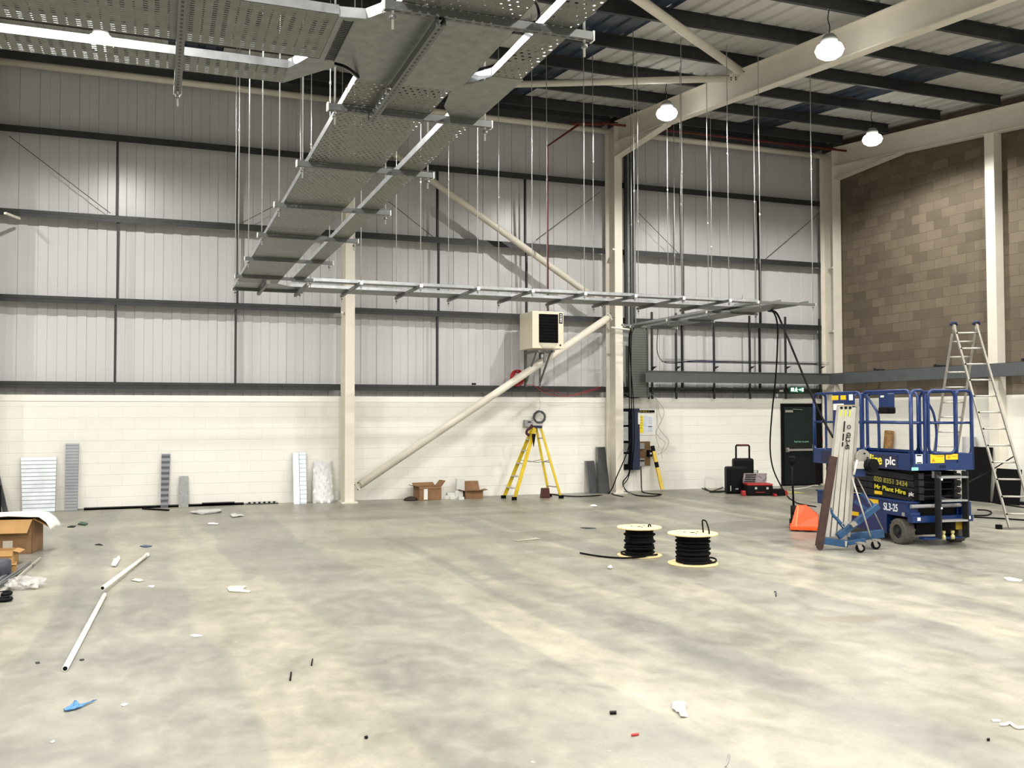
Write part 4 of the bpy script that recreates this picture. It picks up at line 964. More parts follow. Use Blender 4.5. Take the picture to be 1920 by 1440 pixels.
bm = B(); bar(bm, Q(1571, 1006, -.10), Q(1646, 948, .02), .07, .085, (0, 0, 1)); lgx = obj('folding_leg', bm, BLUE_D, t, True, .008)
bm = B(); bar(bm, Q(1596, 986, -.13), Q(1604, 980, -.125), .075, .05); obj('leg_clamp', bm, ALU_D, lgx, True)
bm = B(); tube(bm, smooth_path([Q(1556, 945, -.02), Q(1559, 962, -.03), Q(1570, 975, -.03), Q(1590, 998, -.03)], 5), .028, 8); obj('lower_brace', bm, BLUE_D, t, True)
bm = B(); bar(bm, Q(1603, 940, .1), Q(1640, 965, .05), .05, .05); bar(bm, Q(1615, 925, .1), Q(1640, 950, .05), .04, .04); obj('upper_brace', bm, BLUE_D, t, True)
pz_ = Q(1585, 981, -.1); bm = B()
for s1, s2 in (((-.05, -.02), (.02, .05)), ((-.02, -.06), (.05, .01)), ((-.05, -.02), (-.02, -.06)), ((.02, .05), (.05, .01)), ((-.018, .015), (.012, -.02))):
    bar(bm, pz_+R0*s1[0]+Vector((0, 0, s1[1])), pz_+R0*s2[0]+Vector((0, 0, s2[1])), .006, .006)
obj('bracket_frame', bm, ALU, t, True)
obj('silver_strut', tube(B(), [Q(1597, 893, -.1), Q(1632, 1006, -.12)], .011, 8), ALU, t, True)
obj('silver_strut', tube(B(), [Q(1606, 893, .0), Q(1655, 993, .0)], .009, 8), ALU_D, t, True)
for (u, v, d_) in ((1613, 1027, -.35), (1642, 1017, -.05)):
    c = dp(u, v, D0+d_); c.z = .062
    cs = obj('castor_wheel', disc(B(), c, R0*.7+Fh, .062, .035, 20), BLACKP, t, True)
    bm = B(); disc(bm, c-Fh*.025, R0*.7+Fh, .030, .012, 14); prism(bm, [c+R0*.03-Fh*.03, c+R0*.06+Vector((0, 0, .075))-Fh*.03, c-R0*.055+Vector((0, 0, .085))-Fh*.03, c-R0*.03-Fh*.03], Fh*.012)
    box(bm, c.x-.045, c.x+.045, c.y-.045, c.y+.045, .125, .14); obj('castor_fork', bm, ALU_D, cs, True)
wc = Q(1617, 858, -.05)
wn = obj('winch', disc(B(), wc, Fh-R0*.3, .11, .05, 26), ALU_D, t, True)
for k in range(5): obj('winch_hole', disc(B(), wc-Fh*.03+R0*.06*math.cos(k*1.256)+Vector((0, 0, .06*math.sin(k*1.256))), Fh, .012, .012, 10), BLACKP, wn, True)
bm = B(); c = Q(1612, 872, -.08); bar(bm, c-R0*.08, c+R0*.05, .06, .10); obj('winch_bracket', bm, ALU, t, True)
bm = B(); c = Q(1608, 885, -.02); bar(bm, c-R0*.07, c+R0*.09, .08, .12); obj('winch_housing', bm, BLUE, t, True)
bm = B(); c = Q(1634, 873, -.12); disc(bm, c, Fh-R0*.4, .095, .09, 24); disc(bm, c-Fh*.05, Fh-R0*.4, .06, .03, 20); obj('handle_drum', bm, BLACKP, t, True)
obj('winch_lever', tube(B(), [Q(1607, 862, -.15), Q(1601, 890, -.15)], .014, 8), WHITE, t, True)

# ------------------------------------------------ pallet truck
c = fl(1505, 1001)
t = thing('pallet_truck', 'orange hand pallet truck with black steering handle behind the material lift', 'pallet truck', (c.x, c.y, 0))
A_ = fl(1481, 996); B2 = A_+R0*.41-Fh*.14; ax_ = (B2-A_).normalized(); n_ = Vector((-ax_.y, ax_.x, 0))
bm = B(); prism(bm, [A_+Vector((0, 0, .04)), B2+Vector((0, 0, .04)), B2+Vector((0, 0, .26))+n_*.10, A_+ax_*.25+Vector((0, 0, .40))+n_*.12, A_+ax_*.10+Vector((0, 0, .40))+n_*.12], n_*.12); obj('frame_body', bm, ORANGE, t, True, .008)
bm = B(); bar(bm, A_+Vector((0, 0, .055))-n_*.01, B2+Vector((0, 0, .055))-n_*.01, .05, .06); obj('front_lip', bm, ORANGE, t, True, .006)
bm = B(); bar(bm, A_+ax_*.09+Vector((0, 0, .05))-n_*.015, A_+ax_*.13+Vector((0, 0, .39))+n_*.10, .02, .02, n_); obj('bright_edge_strip', bm, paint('light_orange_edge', (.95, .25, .05), .4), t, True)  # bright edge of the body, painted as a strip of lighter orange
for s in (-.01, .20): 
    bm = B(); q = A_+ax_*s+n_*.12; bar(bm, q+Vector((0, 0, .08))+ax_*.08, q+n_*.95+Vector((0, 0, .08))+ax_*.08, .15, .05); obj('fork', bm, ORANGE, t, True)
hb = dp(1489, 975, Fh.dot(A_)+.25)
h0 = Vector((hb.x, hb.y, .18)); hh = dp(1484, 858, Fh.dot(hb)+.02)
bm = B(); tube(bm, [h0, h0+(hh-h0)*.9], .018, 10); hnd = obj('steering_handle', bm, BLACKP, t, True)
bm = B(); e = h0+(hh-h0)*.9; tube(bm, [e, e+Vector((0, 0, .04))-ax_*.045, hh+Vector((0, 0, .0))-ax_*.04, hh+ax_*.04, e+Vector((0, 0, .04))+ax_*.045, e], .028, 8, closed=False); obj('handle_grip', bm, BLACKP, hnd, True)
bm = B(); tube(bm, [h0-Vector((0, 0, .05)), h0+Vector((0, 0, .20))], .055, 12); disc(bm, h0+Vector((.0, 0, .0))-ax_*.02, ax_, .075, .05, 16); obj('hydraulic_pump', bm, BLACKP, t, True)
for s in (-.05, .05):
    q = hb+ax_*s; obj('steer_wheel', disc(B(), (q.x, q.y, .085), ax_, .085, .045, 20), BLACKP, t, True)

# ------------------------------------------------ tall aluminium ladder (A-frame)
t = thing('combination_ladder', 'tall aluminium A-frame ladder standing behind the blue scissor lift', 'ladder', (13.3, 13, 0))
LAT = lambda l, d, z: R0*l+Fh*d+Vector((0, 0, z))
fl_b, fr_b = LAT(7.96, 15.1, .03), LAT(8.33, 15.0, .03)
tl, tr = LAT(7.62, 16.15, 3.38), LAT(7.96, 16.05, 3.38)
bl, br_ = LAT(7.52, 17.2, .03), LAT(7.90, 17.1, .03)
def ladder_leg(nm, a0, a1, b0, b1, n, d_):
    st = []
    for p, q in ((a0, a1), (b0, b1)):
        st.append(obj(nm, sweep(B(), [(-.014, -.04), (.014, -.04), (.014, .04), (-.014, .04)], p, q, Fh+R0*.25), ALU_D, t, True, .003))
    for k in range(n):
        f = (k+.8)/(n+.3); p, q = Vector(a0).lerp(Vector(a1), f), Vector(b0).lerp(Vector(b1), f)
        obj('rung', tube(B(), [p-(q-p)*.04, q+(q-p)*.04], .015, 8), ALU, t, True)
    return st
ladder_leg('front_stile', fl_b, tl, fr_b, tr, 12, 0)
ladder_leg('rear_stile', bl, tl+Vector((0, 0, -.15))-R0*.03, br_, tr+Vector((0, 0, -.15))-R0*.03, 12, 0)
for p in (tl, tr):
    bm = B(); tube(bm, [p-R0*.05+Vector((0, 0, .0)), p-R0*.035+Vector((0, 0, .05)), p+R0*.03+Vector((0, 0, .055)), p+R0*.05+Vector((0, 0, .0))], .028, 8); obj('hook_cap', bm, NAVY, t, True)
    bm = B(); tube(bm, [p-Vector((0, 0, .16))+R0*.02, p+Vector((0, 0, .01))], .035, 8); obj('top_bracket', bm, ALU_D, t, True)
    for k in range(1, 11): 
        pass
for k in range(12):
    f = (k+.8)/12.3; p = Vector(fl_b).lerp(tl, f)-Fh*.042; obj('rung_plug', disc(B(), p-R0*.002, Fh, .014, .012, 10), BLACKP, t, True)
bm = B(); q0 = fl(1872, 992); q1 = fl(2010, 990); bar(bm, q0+Vector((0, 0, .02)), q1+Vector((0, 0, .02)), .04, .025); obj('stabiliser_bar', bm, ALU_D, t, True)
bm = B(); bar(bm, q0+Vector((0, 0, .0351))-R0*.03, q0+Vector((0, 0, .035))+R0*.045, .08, .07); obj('rubber_foot', bm, BLACK, t, True)

# ------------------------------------------------ yellow stepladder
t = thing('stepladder', 'yellow fibreglass stepladder standing by the white wall under the grey coil', 'ladder', (7.75, 19.45, 0))
zt_ = px(1008, 802, 1, 19.4).z
def sx(u, y): return px(u, 870, 1, y).x
A1, A2 = Vector((sx(944, 19.62), 19.62, .0)), Vector((sx(964, 19.15), 19.15, .0))
T1, T2 = Vector((sx(999, 19.5), 19.52, zt_)), Vector((sx(1003, 19.3), 19.30, zt_))
C1, C2 = Vector((sx(1030, 19.62), 19.62, .0)), Vector((sx(1052, 19.15), 19.15, .0))
S1, S2 = Vector((sx(1006, 19.5), 19.52, zt_)), Vector((sx(1014, 19.3), 19.30, zt_))
for p, q in ((A1, T1), (A2, T2)): obj('front_stile', sweep(B(), [(-.012, -.04), (.012, -.04), (.012, .04), (-.012, .04)], p, q, (1, 0, 0)), YEL, t, True)
for p, q in ((C1, S1), (C2, S2)): obj('rear_stile', sweep(B(), [(-.012, -.025), (.012, -.025), (.012, .025), (-.012, .025)], p, q, (1, 0, 0)), YEL, t, True)
for z in (.25, .50, .78, 1.06, 1.31):
    f = z/zt_; p, q = A1.lerp(T1, f), A2.lerp(T2, f); obj('tread', box(B(), p.x-.05, p.x+.05, q.y, p.y, z-.012, z+.012), ALU, t, True)
for z in (.25, .80, 1.33):
    f = z/zt_; p, q = C1.lerp(S1, f), C2.lerp(S2, f); obj('rear_brace', bar(B(), p, q, .03, .02), ALU_D, t, True)
for p in (A1, A2, C1, C2): obj('rubber_foot', box(B(), p.x-.05, p.x+.05, p.y-.03, p.y+.03, 0, .07), BLACK, t, True)
bm = B(); box(bm, T1.x-.03, S2.x+.03, 19.27, 19.56, zt_-.01, zt_+.05); obj('top_cap', bm, NAVY, t, True, .01)
for (p, q), (r_, s) in (((A2, T2), (C2, S2)), ((A1, T1), (C1, S1))):
    z = .85; f = z/zt_; a, b_ = p.lerp(q, f), r_.lerp(s, f); m_ = (a+b_)/2-Vector((0, 0, .05)); obj('spreader', tube(B(), [a, m_, b_], .009, 6), ALU_D, t, True)
c = Vector((sx(991, 19.3), 19.26, zt_-.03))
bm = B(); tube(bm, smooth_path([c+Vector((.07, 0, .09)), c+Vector((.02, -.02, .03)), c+Vector((-.05, -.02, -.02)), c+Vector((-.06, 0, -.09)), c+Vector((.0, 0, -.13))], 4), [.03]*16+[.045], 8)
one('tool_pouch', bm, paint('dark_maroon_fabric', (.05, .012, .012), .8), 'dark red tool pouch hanging on the top of the yellow stepladder', 'tool bag')
bm = B(); prism(bm, [(sx(998, 19.2), 19.2, zt_-.13), (sx(1005, 19.2), 19.2, zt_-.13), (sx(1001, 19.2), 19.2, zt_-.42)], (0, .03, 0)); one('saw_holster', bm, BLACKP, 'dark pointed holster hanging inside the yellow stepladder', 'holster')
p = px(990, 793, 1, 20.3); bm = B(); box(bm, p.x-.10, p.x+.10, 20.24, 20.349, p.z-.09, p.z+.07); jb = one('junction_box', bm, GREY, 'grey junction box on the white wall left of the cable coil', 'box', bevel=.01)
obj('box_label', box(B(), -.03, .05, -.06, -.056, .10, .125), BLACKP, jb)
p = fl(1024, 934); bm = B(); prism(bm, [(p.x-.10, p.y, 0), (p.x+.10, p.y, 0), (p.x+.08, p.y, .22), (p.x-.07, p.y, .22)], (0, .14, 0)); one('tool_case', bm, paint('dark_red_plastic', (.06, .008, .008), .5), 'small dark red case on the floor at the back foot of the stepladder', 'case', bevel=.01)

# ------------------------------------------------ cable reels
def reel(ub, vb, vt_, R_, rd, label, seed):
    c = fl(ub, vb); H = dp(ub, vt_, Fh.dot(c)).z
    t = thing('cable_reel', label, 'cable reel', (c.x, c.y, 0), 0, 'plywood reels of black cable')
    for z, nm in ((.008, 'lower_flange'), (H, 'upper_flange')):
        bm = B(); lathe(bm, [(R_-.003, -.008), (R_, -.004), (R_, .008), (R_-.004, .012)], (0, 0, z), 48); f = obj(nm, bm, PLY, t)
    obj('centre_hole', disc(B(), (0, 0, H+.013), (0, 0, 1), .03, .004, 20), BLACKP, f)
    for a in (.4, 2.5, 4.6): obj('bolt', disc(B(), (.1*math.cos(a), .1*math.sin(a), H+.015), (0, 0, 1), .009, .01, 8), GALV_D, f)
    rnd = random.Random(seed); pts = []; n = int((H-.03)/.024)*2
    for i in range(n*22):
        a = 2*PI*i/22; z = .03+(H-.055)*(i/(n*22)); lay = rd+.016*math.sin(i*.013*seed+1)+.010*math.sin(i*.11+seed)+rnd.uniform(-.002, .002)
        pts.append((lay*math.cos(a), lay*math.sin(a), z+.006*math.sin(i*.07)))
    obj('wound_cable', tube(B(), pts, .0145, 6), BLACK, t)
    obj('core', disc(B(), (0, 0, H/2), (0, 0, 1), rd-.005, H-.02, 32), BLACK, t)
    return t, H, c
t, H, c = reel(1199, 1042, 989, .292, .172, 'left cable reel with one cable end stretched out on the floor', 3)
lp = [Vector((.24*math.cos(a), .24*math.sin(a), .035+.004*math.sin(3*a))) for a in [PI*(.25+1.5*k/14) for k in range(15)]]
obj('loose_turn', tube(B(), smooth_path(lp, 3), .011, 7), BLACK, t)
e = [Vector((-.02, -.20, .035)), Vector((-.08, -.27, .03))]+[fl(u, v)-Vector((c.x, c.y, 0))+Vector((0, 0, .013)) for u, v in ((1170, 1048), (1140, 1046.5), (1112, 1043), (1088, 1038.5))]
obj('cable_tail', tube(B(), smooth_path(e, 5), .012, 8), BLACK, t)
obj('cable_loop', tube(B(), smooth_path([(.08, -.10, H+.01), (.085, -.10, H+.04), (.11, -.10, H+.04), (.115, -.10, H+.008)], 4), .009, 6), BLACK, t)
obj('cable_bight', tube(B(), smooth_path([(-.17, -.08, H*.8), (-.20, -.09, H*.72), (-.205, -.09, H*.55), (-.16, -.08, H*.45)], 4), .010, 6), BLACK, t)
t, H, c = reel(1299, 1057, 1000.5, .31, .185, 'right cable reel with a tall cable loop standing above its top', 5)
obj('cable_loop', tube(B(), smooth_path([(.11, -.16, H-.05), (.12, -.19, H+.03), (.17, -.05, H+.14), (.155, 0, H+.16), (.13, -.02, H+.14), (.105, -.08, H+.02)], 6), .010, 7), BLACK, t)
obj('loose_turn', tube(B(), smooth_path([(-.10, -.20, .035), (.05, -.22, .035), (.22, -.16, .035), (.30, -.04, .05), (.26, .06, .055), (.16, .12, .04), (.02, .17, .035)], 5), .011, 7), BLACK, t)
obj('loose_turn', tube(B(), smooth_path([(-.18, -.05, .035), (-.20, -.14, .035), (-.12, -.22, .035), (.0, -.24, .035), (.14, -.19, .04), (.20, -.10, .04)], 5), .011, 7), BLACK, t)

# ------------------------------------------------ leaning offcuts
def lean(name, label, u0, u1, vt_, mat, vb=950, yb_=20.14, fl_w=.05, cat='tray offcut', ut0=None, ut1=None):
    x0, x1 = px(u0, vb, 1, yb_).x, px(u1, vb, 1, yb_).x
    yt_ = 20.30-max(0, fl_w-.05); tx0 = px(ut0 if ut0 is not None else u0, vt_, 1, 20.30).x; tx1 = px(ut1 if ut1 is not None else u1, vt_, 1, 20.30).x
    z = px(u0, vt_, 1, 20.30).z
    t = thing(name, label, cat, ((x0+x1)/2, yb_, 0), 0, 'steel offcuts leaning on the white wall')
    nv = Vector((0, -z, .18)).normalized()*.003
    bl_, br2, tr2, tl2 = Vector((x0, yb_, 0)), Vector((x1, yb_, 0)), Vector((tx1, yt_, z)), Vector((tx0, yt_, z))
    obj('face', prism(B(), [bl_, br2, tr2, tl2], nv), mat, t, True)
    for a, b_ in ((bl_, tl2), (br2, tr2)):
        obj('side_flange', prism(B(), [a, b_, b_+Vector((0, fl_w*.9, 0)), a+Vector((0, fl_w, 0))], (.002, 0, 0)), GALV, t, True)
    return t
lean('tray_offcut', 'broad bright slotted tray offcut leaning on the white wall at far left', 42, 103, 858, TRAYFACE, 955, 20.12, ut0=39, ut1=106)
lean('tray_offcut', 'tall narrow grey slotted offcut leaning right of the broad one', 121, 145, 832, slatmat('grey_slotted_offcut', (.34, .36, .38), (.17, .18, .20), .06, 2, .25), 950, 20.16, ut0=123, ut1=148)
lean('ladder_tray_offcut', 'short dark laddered tray offcut leaning on the wall, middle of the left bay', 301, 315, 851, slatmat('laddered_offcut', (.22, .23, .26), (.07, .075, .09), .11, 2, .5), 944, 20.16, ut0=303, ut1=319)
lean('channel_offcut', 'shortest flat grey channel offcut leaning right of the laddered one', 335, 353, 893, GALV, 943, 20.18, ut0=336, ut1=353)
lean('tray_offcut', 'bright perforated offcut leaning left of the white plastic sack', 551, 562, 849, slatmat('bright_slotted_offcut', (.85, .88, .90), (.40, .42, .45), .07, 2, .15), 940, 20.0, ut0=549, ut1=560)
lean('tray_offcut', 'mottled bright offcut leaning between its bright twin and the white sack', 563, 575, 849, slatmat('mottled_bright_offcut', (.62, .68, .74), (.28, .32, .36), .09, 2, .35), 940, 20.0, ut0=561, ut1=573)
lean('steel_channel', 'shorter folded steel channel leaning left of the middle column', 1106, 1122, 864, GALV_D, 921, 20.0, .10, 'steel channel', 1097, 1112)
lean('steel_channel', 'taller folded steel channel leaning against the foot of the middle column', 1124, 1144, 838, GALV_D, 920, 19.9, .12, 'steel channel', 1118, 1132)
lean('steel_channel', 'steel channel leaning on the wall, cut by the left edge of the view', 6, 16, 868, GALV_D, 958, 20.0, .05, 'steel channel', -14, -6)
bm = B(); a, b_ = px(-14, 900, 1, 19.9), px(2, 957, 1, 19.9); box(bm, a.x, b_.x, 19.88, 19.93, 0, .55); one('leaning_board', bm, BLACKP, 'dark board edge standing at the left edge of the view', 'board')
# plastic sack
bm = B(); x0, x1 = px(587, 935, 1, 20.1).x, px(626, 935, 1, 20.1).x; rnd = random.Random(11); nx, nz = 9, 12; zt2 = .86; G_ = []
for j in range(nz+1):
    f = j/nz; row = []
    for i in range(nx+1):
        g = i/nx; wv = 1-.10*f; x_ = (x0+x1)/2+(g-.5)*(x1-x0)*wv+rnd.uniform(-.008, .008)
        y_ = 20.08+.20*f-.09*math.sin(PI*g)*(1-.5*f)+rnd.uniform(-.022, .022); row.append(bm.verts.new((x_, min(y_, 20.33), zt2*f*(1+.03*math.sin(g*7)))))
    G_.append(row)
for j in range(nz):
    for i in range(nx):
        f = bm.faces.new((G_[j][i], G_[j][i+1], G_[j+1][i+1], G_[j+1][i])); f.smooth = (i+j) % 3 != 0
# back of the sack and closing faces
K_ = [[bm.verts.new((v.co.x, min(v.co.y+.09, 20.34), v.co.z)) for v in row] for row in G_]
for j in range(nz):
    for i in range(nx): bm.faces.new((K_[j][i], K_[j+1][i], K_[j+1][i+1], K_[j][i+1]))
    for i in (0, nx): bm.faces.new((G_[j][i], G_[j+1][i], K_[j+1][i], K_[j][i]))
for i in range(nx):
    for j in (0, nz): bm.faces.new((G_[j][i], K_[j][i], K_[j][i+1], G_[j][i+1]))
one('plastic_sack', bm, paint('milky_white_polythene', (.66, .67, .68), .35, 0, .05), 'creased white plastic sack standing against the wall left of the column', 'sack')
# chevron board
a0, a1 = px(1223, 836, 1, 20.28), Vector((px(1242, 916, 1, 20.05).x, 20.05, .04))
t = thing('chevron_board', 'yellow and black banded board leaning right of the supply board', 'board', (a1.x, a1.y, 0))
for k in range(8):
    p, q = a0.lerp(a1, k/8), a0.lerp(a1, (k+1)/8)
    obj('yellow_band' if k % 2 else 'black_band', bar(B(), p, p.lerp(q, .98), .05, .085, (1, 0, 0)), paint('pale_yellow_board', (.75, .55, .08), .5) if k not in (0, 3) else BLACKP, t, True)

# ------------------------------------------------ lengths lying by the wall
def strip(name, label, a, b_, w_, h_, mat, cat='steel strip', z=0):
    p, q = fl(*a), fl(*b_); lim = 20.26
    for v_ in (p, q):
        v_.y = min(v_.y, lim)
    return one(name, bar(B(), p+Vector((0, 0, h_/2+z)), q+Vector((0, 0, h_/2+z)), w_, h_), mat, label, cat)
CHQ = slatmat('black_white_slotted_strip', (.55, .55, .53), (.02, .02, .02), .10, 0, .5)
strip('strut_length', 'long slotted steel length lying along the foot of the wall', (122, 957), (465, 944), .04, .03, GALV)
strip('strut_length', 'second slotted steel length lying behind the long one', (160, 953), (452, 941), .04, .05, GALV_D)
strip('steel_offcut', 'short black slotted strip on the floor in front of the long lengths', (268, 955), (316, 958), .05, .03, BLACKP)
strip('steel_offcut', 'thin dark steel bar on top of the wall-side lengths', (375, 941), (434, 940), .04, .07, GALV_D)
strip('steel_offcut', 'black and white slotted strip lying right of the long lengths', (462, 943), (518, 942), .06, .05, CHQ)
strip('steel_offcut', 'flat dark bar lying just under the slotted black and white strip', (462, 946), (522, 944.5), .05, .02, GALV_D)

# ------------------------------------------------ boxes by the wall
def open_box(name, label, c, sx_, sy_, h_, rz, mat, flaps, group=None, fa=.5):
    t = thing(name, label, 'box', (c[0], c[1], 0), rz, group); w_ = .006; X_, Y_ = sx_/2, sy_/2
    bm = B(); box(bm, -X_, X_, -Y_, -Y_+w_, 0, h_); box(bm, -X_, X_, Y_-w_, Y_, 0, h_); box(bm, -X_, -X_+w_, -Y_+w_, Y_-w_, 0, h_); box(bm, X_-w_, X_, -Y_+w_, Y_-w_, 0, h_); box(bm, -X_, X_, -Y_, Y_, 0, .005)
    obj('box_body', bm, mat, t)
    for side, ang, ln in flaps:
        ca, sa = math.cos(ang)*ln, math.sin(ang)*ln
        if side == 'f': P_ = [(-X_, -Y_, h_), (X_, -Y_, h_), (X_*.97, -Y_-ca, h_+sa), (-X_*.97, -Y_-ca, h_+sa)]
        if side == 'b': P_ = [(-X_, Y_, h_), (X_, Y_, h_), (X_*.97, Y_+ca, h_+sa), (-X_*.97, Y_+ca, h_+sa)]
        if side == 'l': P_ = [(-X_, -Y_, h_), (-X_, Y_, h_), (-X_-ca, Y_*.97, h_+sa), (-X_-ca, -Y_*.97, h_+sa)]
        if side == 'r': P_ = [(X_, -Y_, h_), (X_, Y_, h_), (X_+ca, Y_*.97, h_+sa), (X_+ca, -Y_*.97, h_+sa)]
        a, b_, c_ = map(Vector, P_[:3]); nn = (b_-a).cross(c_-a).normalized()*.005
        obj('flap', prism(B(), P_, nn), mat, t)
    return t
c = fl(792, 934)
t = open_box('cardboard_box', 'larger open cardboard box on the floor at the foot of the brace', (c.x, 19.95), .52, .34, .29, .15, CARD_D, (('f', -1.3, .04), ('r', .9, .16), ('b', .6, .12), ('l', .3, .12)), 'open boxes by the back wall')
obj('parcel_label', box(B(), -.16, -.07, -.176, -.171, .02, .25), PAPER, t)
c = fl(878, 933)
open_box('cardboard_box', 'smaller open cardboard box with raised flaps, nearer the stepladder', (c.x+.05, 19.95), .40, .30, .17, -.05, CARD_D, (('f', .2, .10), ('r', .2, .12), ('b', 1.1, .22), ('l', .2, .12)), 'open boxes by the back wall')
rnd = random.Random(5)
PK = [(812, 936, .10, .10, .12, 'leftmost, low and square'), (822, 934, .09, .10, .24, 'tallest beside the larger box'), (836, 935, .16, .12, .08, 'flat one at the front'), (833, 932, .17, .14, .14, 'wider one behind the flat one'), (846, 935, .14, .12, .06, 'flattest near the middle'), (853, 933, .18, .14, .17, 'wide one under the small stack'), (862, 936, .12, .12, .06, 'thin one beside the smaller box')]
for u, v, a, b_, h_, nm in PK:
    c = fl(u, v); y = min(c.y, 20.05)-.25+.002*u/10; bm = B(); box(bm, c.x-a/2, c.x+a/2, y-b_/2, y+b_/2, 0, h_); one('white_packet', bm, paint('white_packet_card', (.62, .63, .60), .6, 0, .06), 'small white carton between the two open boxes, '+nm, 'carton', 'white cartons between the boxes', .004)
c = fl(850, 930); bm = B(); box(bm, c.x-.09, c.x+.09, 20.06, 20.18, 0, .43); one('white_packet', bm, paint('white_packet_card', (.62, .63, .60), .6, 0, .06), 'tallest white carton stack behind the small white cartons', 'carton', 'white cartons between the boxes', .004)
c = fl(757, 934); bm = B(); lathe(bm, [(.02, 0), (.16, 0), (.13, .05), (.06, .08), (.01, .09)], (c.x, 19.9, 0), 9); one('dark_cloth', bm, paint('dark_brown_cloth', (.03, .022, .015), .9), 'small heap of dark cloth left of the larger open box', 'cloth')

# ------------------------------------------------ tool cases in the right bay
def rbox(name, label, c, sx_, sy_, z0_, z1_, rz, mat, cat, bev=.03):
    t = thing(name, label, cat, (c[0], c[1], 0), rz); bm = B(); box(bm, -sx_/2, sx_/2, -sy_/2, sy_/2, z0_, z1_); obj('case_body', bm, mat, t, bevel=bev); return t
dA = 22.6
p = dp(1393, 905, dA); s_ = FPX/dA
rz = -YAW
t = rbox('wheeled_tool_case', 'black wheeled tool case with raised dark red pull handle by the wall', (p.x, p.y), 38/s_, .25, 0, .80, rz, BLACKP, 'tool case', .05)
hz = dp(1393, 835, dA).z; bm = B()
tube(bm, [(-.16, 0, .78), (-.16, 0, hz-.02), (-.15, 0, hz), (.15, 0, hz), (.16, 0, hz-.02), (.16, 0, .78)], .022, 8); obj('pull_handle', bm, BLACK, t)
obj('handle_grip', tube(B(), [(-.13, 0, hz+.004), (.13, 0, hz+.004)], .024, 8), paint('dark_maroon_plastic', (.09, .01, .012), .5), t)
for s in (-.2, .2): obj('case_wheel', disc(B(), (s, .12, .06), (1, 0, 0), .06, .04, 16), BLACK, t)
p = dp(1380, 922, 22.1); 
t = rbox('stacking_tool_case', 'black hard case with latches in front of the wheeled tool case', (p.x, p.y), 38/s_, .30, 0, .63, rz, BLACKP, 'tool case', .04)
obj('side_latch', box(B(), -.17, -.15, -.165, -.15, .07, .19), ALU, t); obj('front_latch', box(B(), -.05, .02, -.165, -.15, .10, .13), GREY, t); obj('latch', box(B(), .12, .17, -.165, -.15, .27, .37), GREY, t)
p = dp(1421, 928, 21.6)
t = thing('open_toolbox', 'open black and red toolbox with a grey patterned lid raised', 'tool case', (p.x, p.y, 0), rz)
obj('tray_body', box(B(), -.30, .30, -.2, .2, .0, .24), BLACKP, t, bevel=.03)
obj('red_rim', box(B(), -.29, .29, -.21, .2, .235, .275), RED, t, bevel=.01)
bm = B(); prism(bm, [(-.30, .16, .27), (.24, .16, .27), (.30, .32, .48), (-.24, .32, .48)], (0, .03, .0)); ld2 = obj('lid', bm, paint('speckled_dark_lid', (.14, .11, .12), .5, 0, .6, 14), t)
for k in range(4): obj('lid_rib', bar(B(), (-.27+.02*k, .15+.04*k, .30+.05*k), (-.02+.02*k, .15+.04*k, .30+.05*k), .012, .02), BLACKP, ld2)
for k, x_ in enumerate((-.12, .14)): obj('latch', box(B(), x_, x_+.05, -.215, -.20, .15, .20), ALU, t)
obj('handle', bar(B(), (-.10, -.22, .085), (.10, -.22, .085), .02, .012), RED, t)
for k, x_ in enumerate((-.42, .33)): obj('side_pocket', box(B(), x_, x_+.10, -.22, -.10, 0, .12+.04*k), RED if k == 0 else BLACKP, t, bevel=.02)
p = dp(1455, 915, 22.8); t = thing('wire_organiser', 'pale see-through organiser with black frame standing left of the door', 'organiser', (p.x, 20.0, 0), 0)
bm = B(); box(bm, -.11, .11, -.005, .005, .02, .42); obj('clear_panel', bm, paint('pale_grey_plastic', (.40, .38, .36), .4, 0, .3, 30), t)
bm = B(); tube(bm, [(-.12, 0, .02), (-.12, 0, .44), (.12, 0, .44), (.12, 0, .02)], .012, 6); obj('black_frame', bm, BLACKP, t)
for k, (u, v, w_, h_, m_, nm, ct) in enumerate(((1452, 930, .16, .16, BLACKP, 'black power tool lying right of the open toolbox', 'power tool'), (1466, 930, .20, .17, BLACKP, 'black and red case lying near the door', 'tool case'), (1455, 931, .07, .06, RED, 'small red tool battery in front of the black tools', 'battery'), (1474, 929, .10, .12, RED, 'red power tool body beside the pallet truck handle', 'power tool'))):
    p = fl(u, v); bm = B(); prism(bm, [(p.x-w_/2, p.y, 0), (p.x+w_/2, p.y, 0), (p.x+w_/2, p.y, h_*.6), (p.x+w_*.2, p.y, h_), (p.x-w_*.4, p.y, h_*.85)], (.05, .16, 0)); one(['power_tool', 'tool_case', 'battery_pack', 'power_tool'][k], bm, m_, nm, ct, None, .012)
for k, pts in enumerate((((1312, 913), (1322, 919), (1335, 922), (1350, 922), (1368, 921)), ((1318, 914), (1332, 922), (1345, 919), (1362, 912)), ((1330, 925), (1348, 925), (1365, 923)))):
    cable('extension_lead', [fl(u, v)+Vector((0, 0, .012+.006*k)) for u, v in pts], .012, paint('olive_black_cable', (.02, .022, .012), .6), 'dark cable on the floor left of the tool cases, %s' % ['longest strand', 'strand reaching the case', 'front strand'][k])
cable('extension_lead', [fl(1476, 931)+Vector((0, 0, .012)), fl(1484, 938)+Vector((0, 0, .012)), fl(1500, 946)+Vector((0, 0, .012)), fl(1530, 951)+Vector((0, 0, .012))], .012, BLACK, 'black cable on the floor passing behind the pallet truck handle')
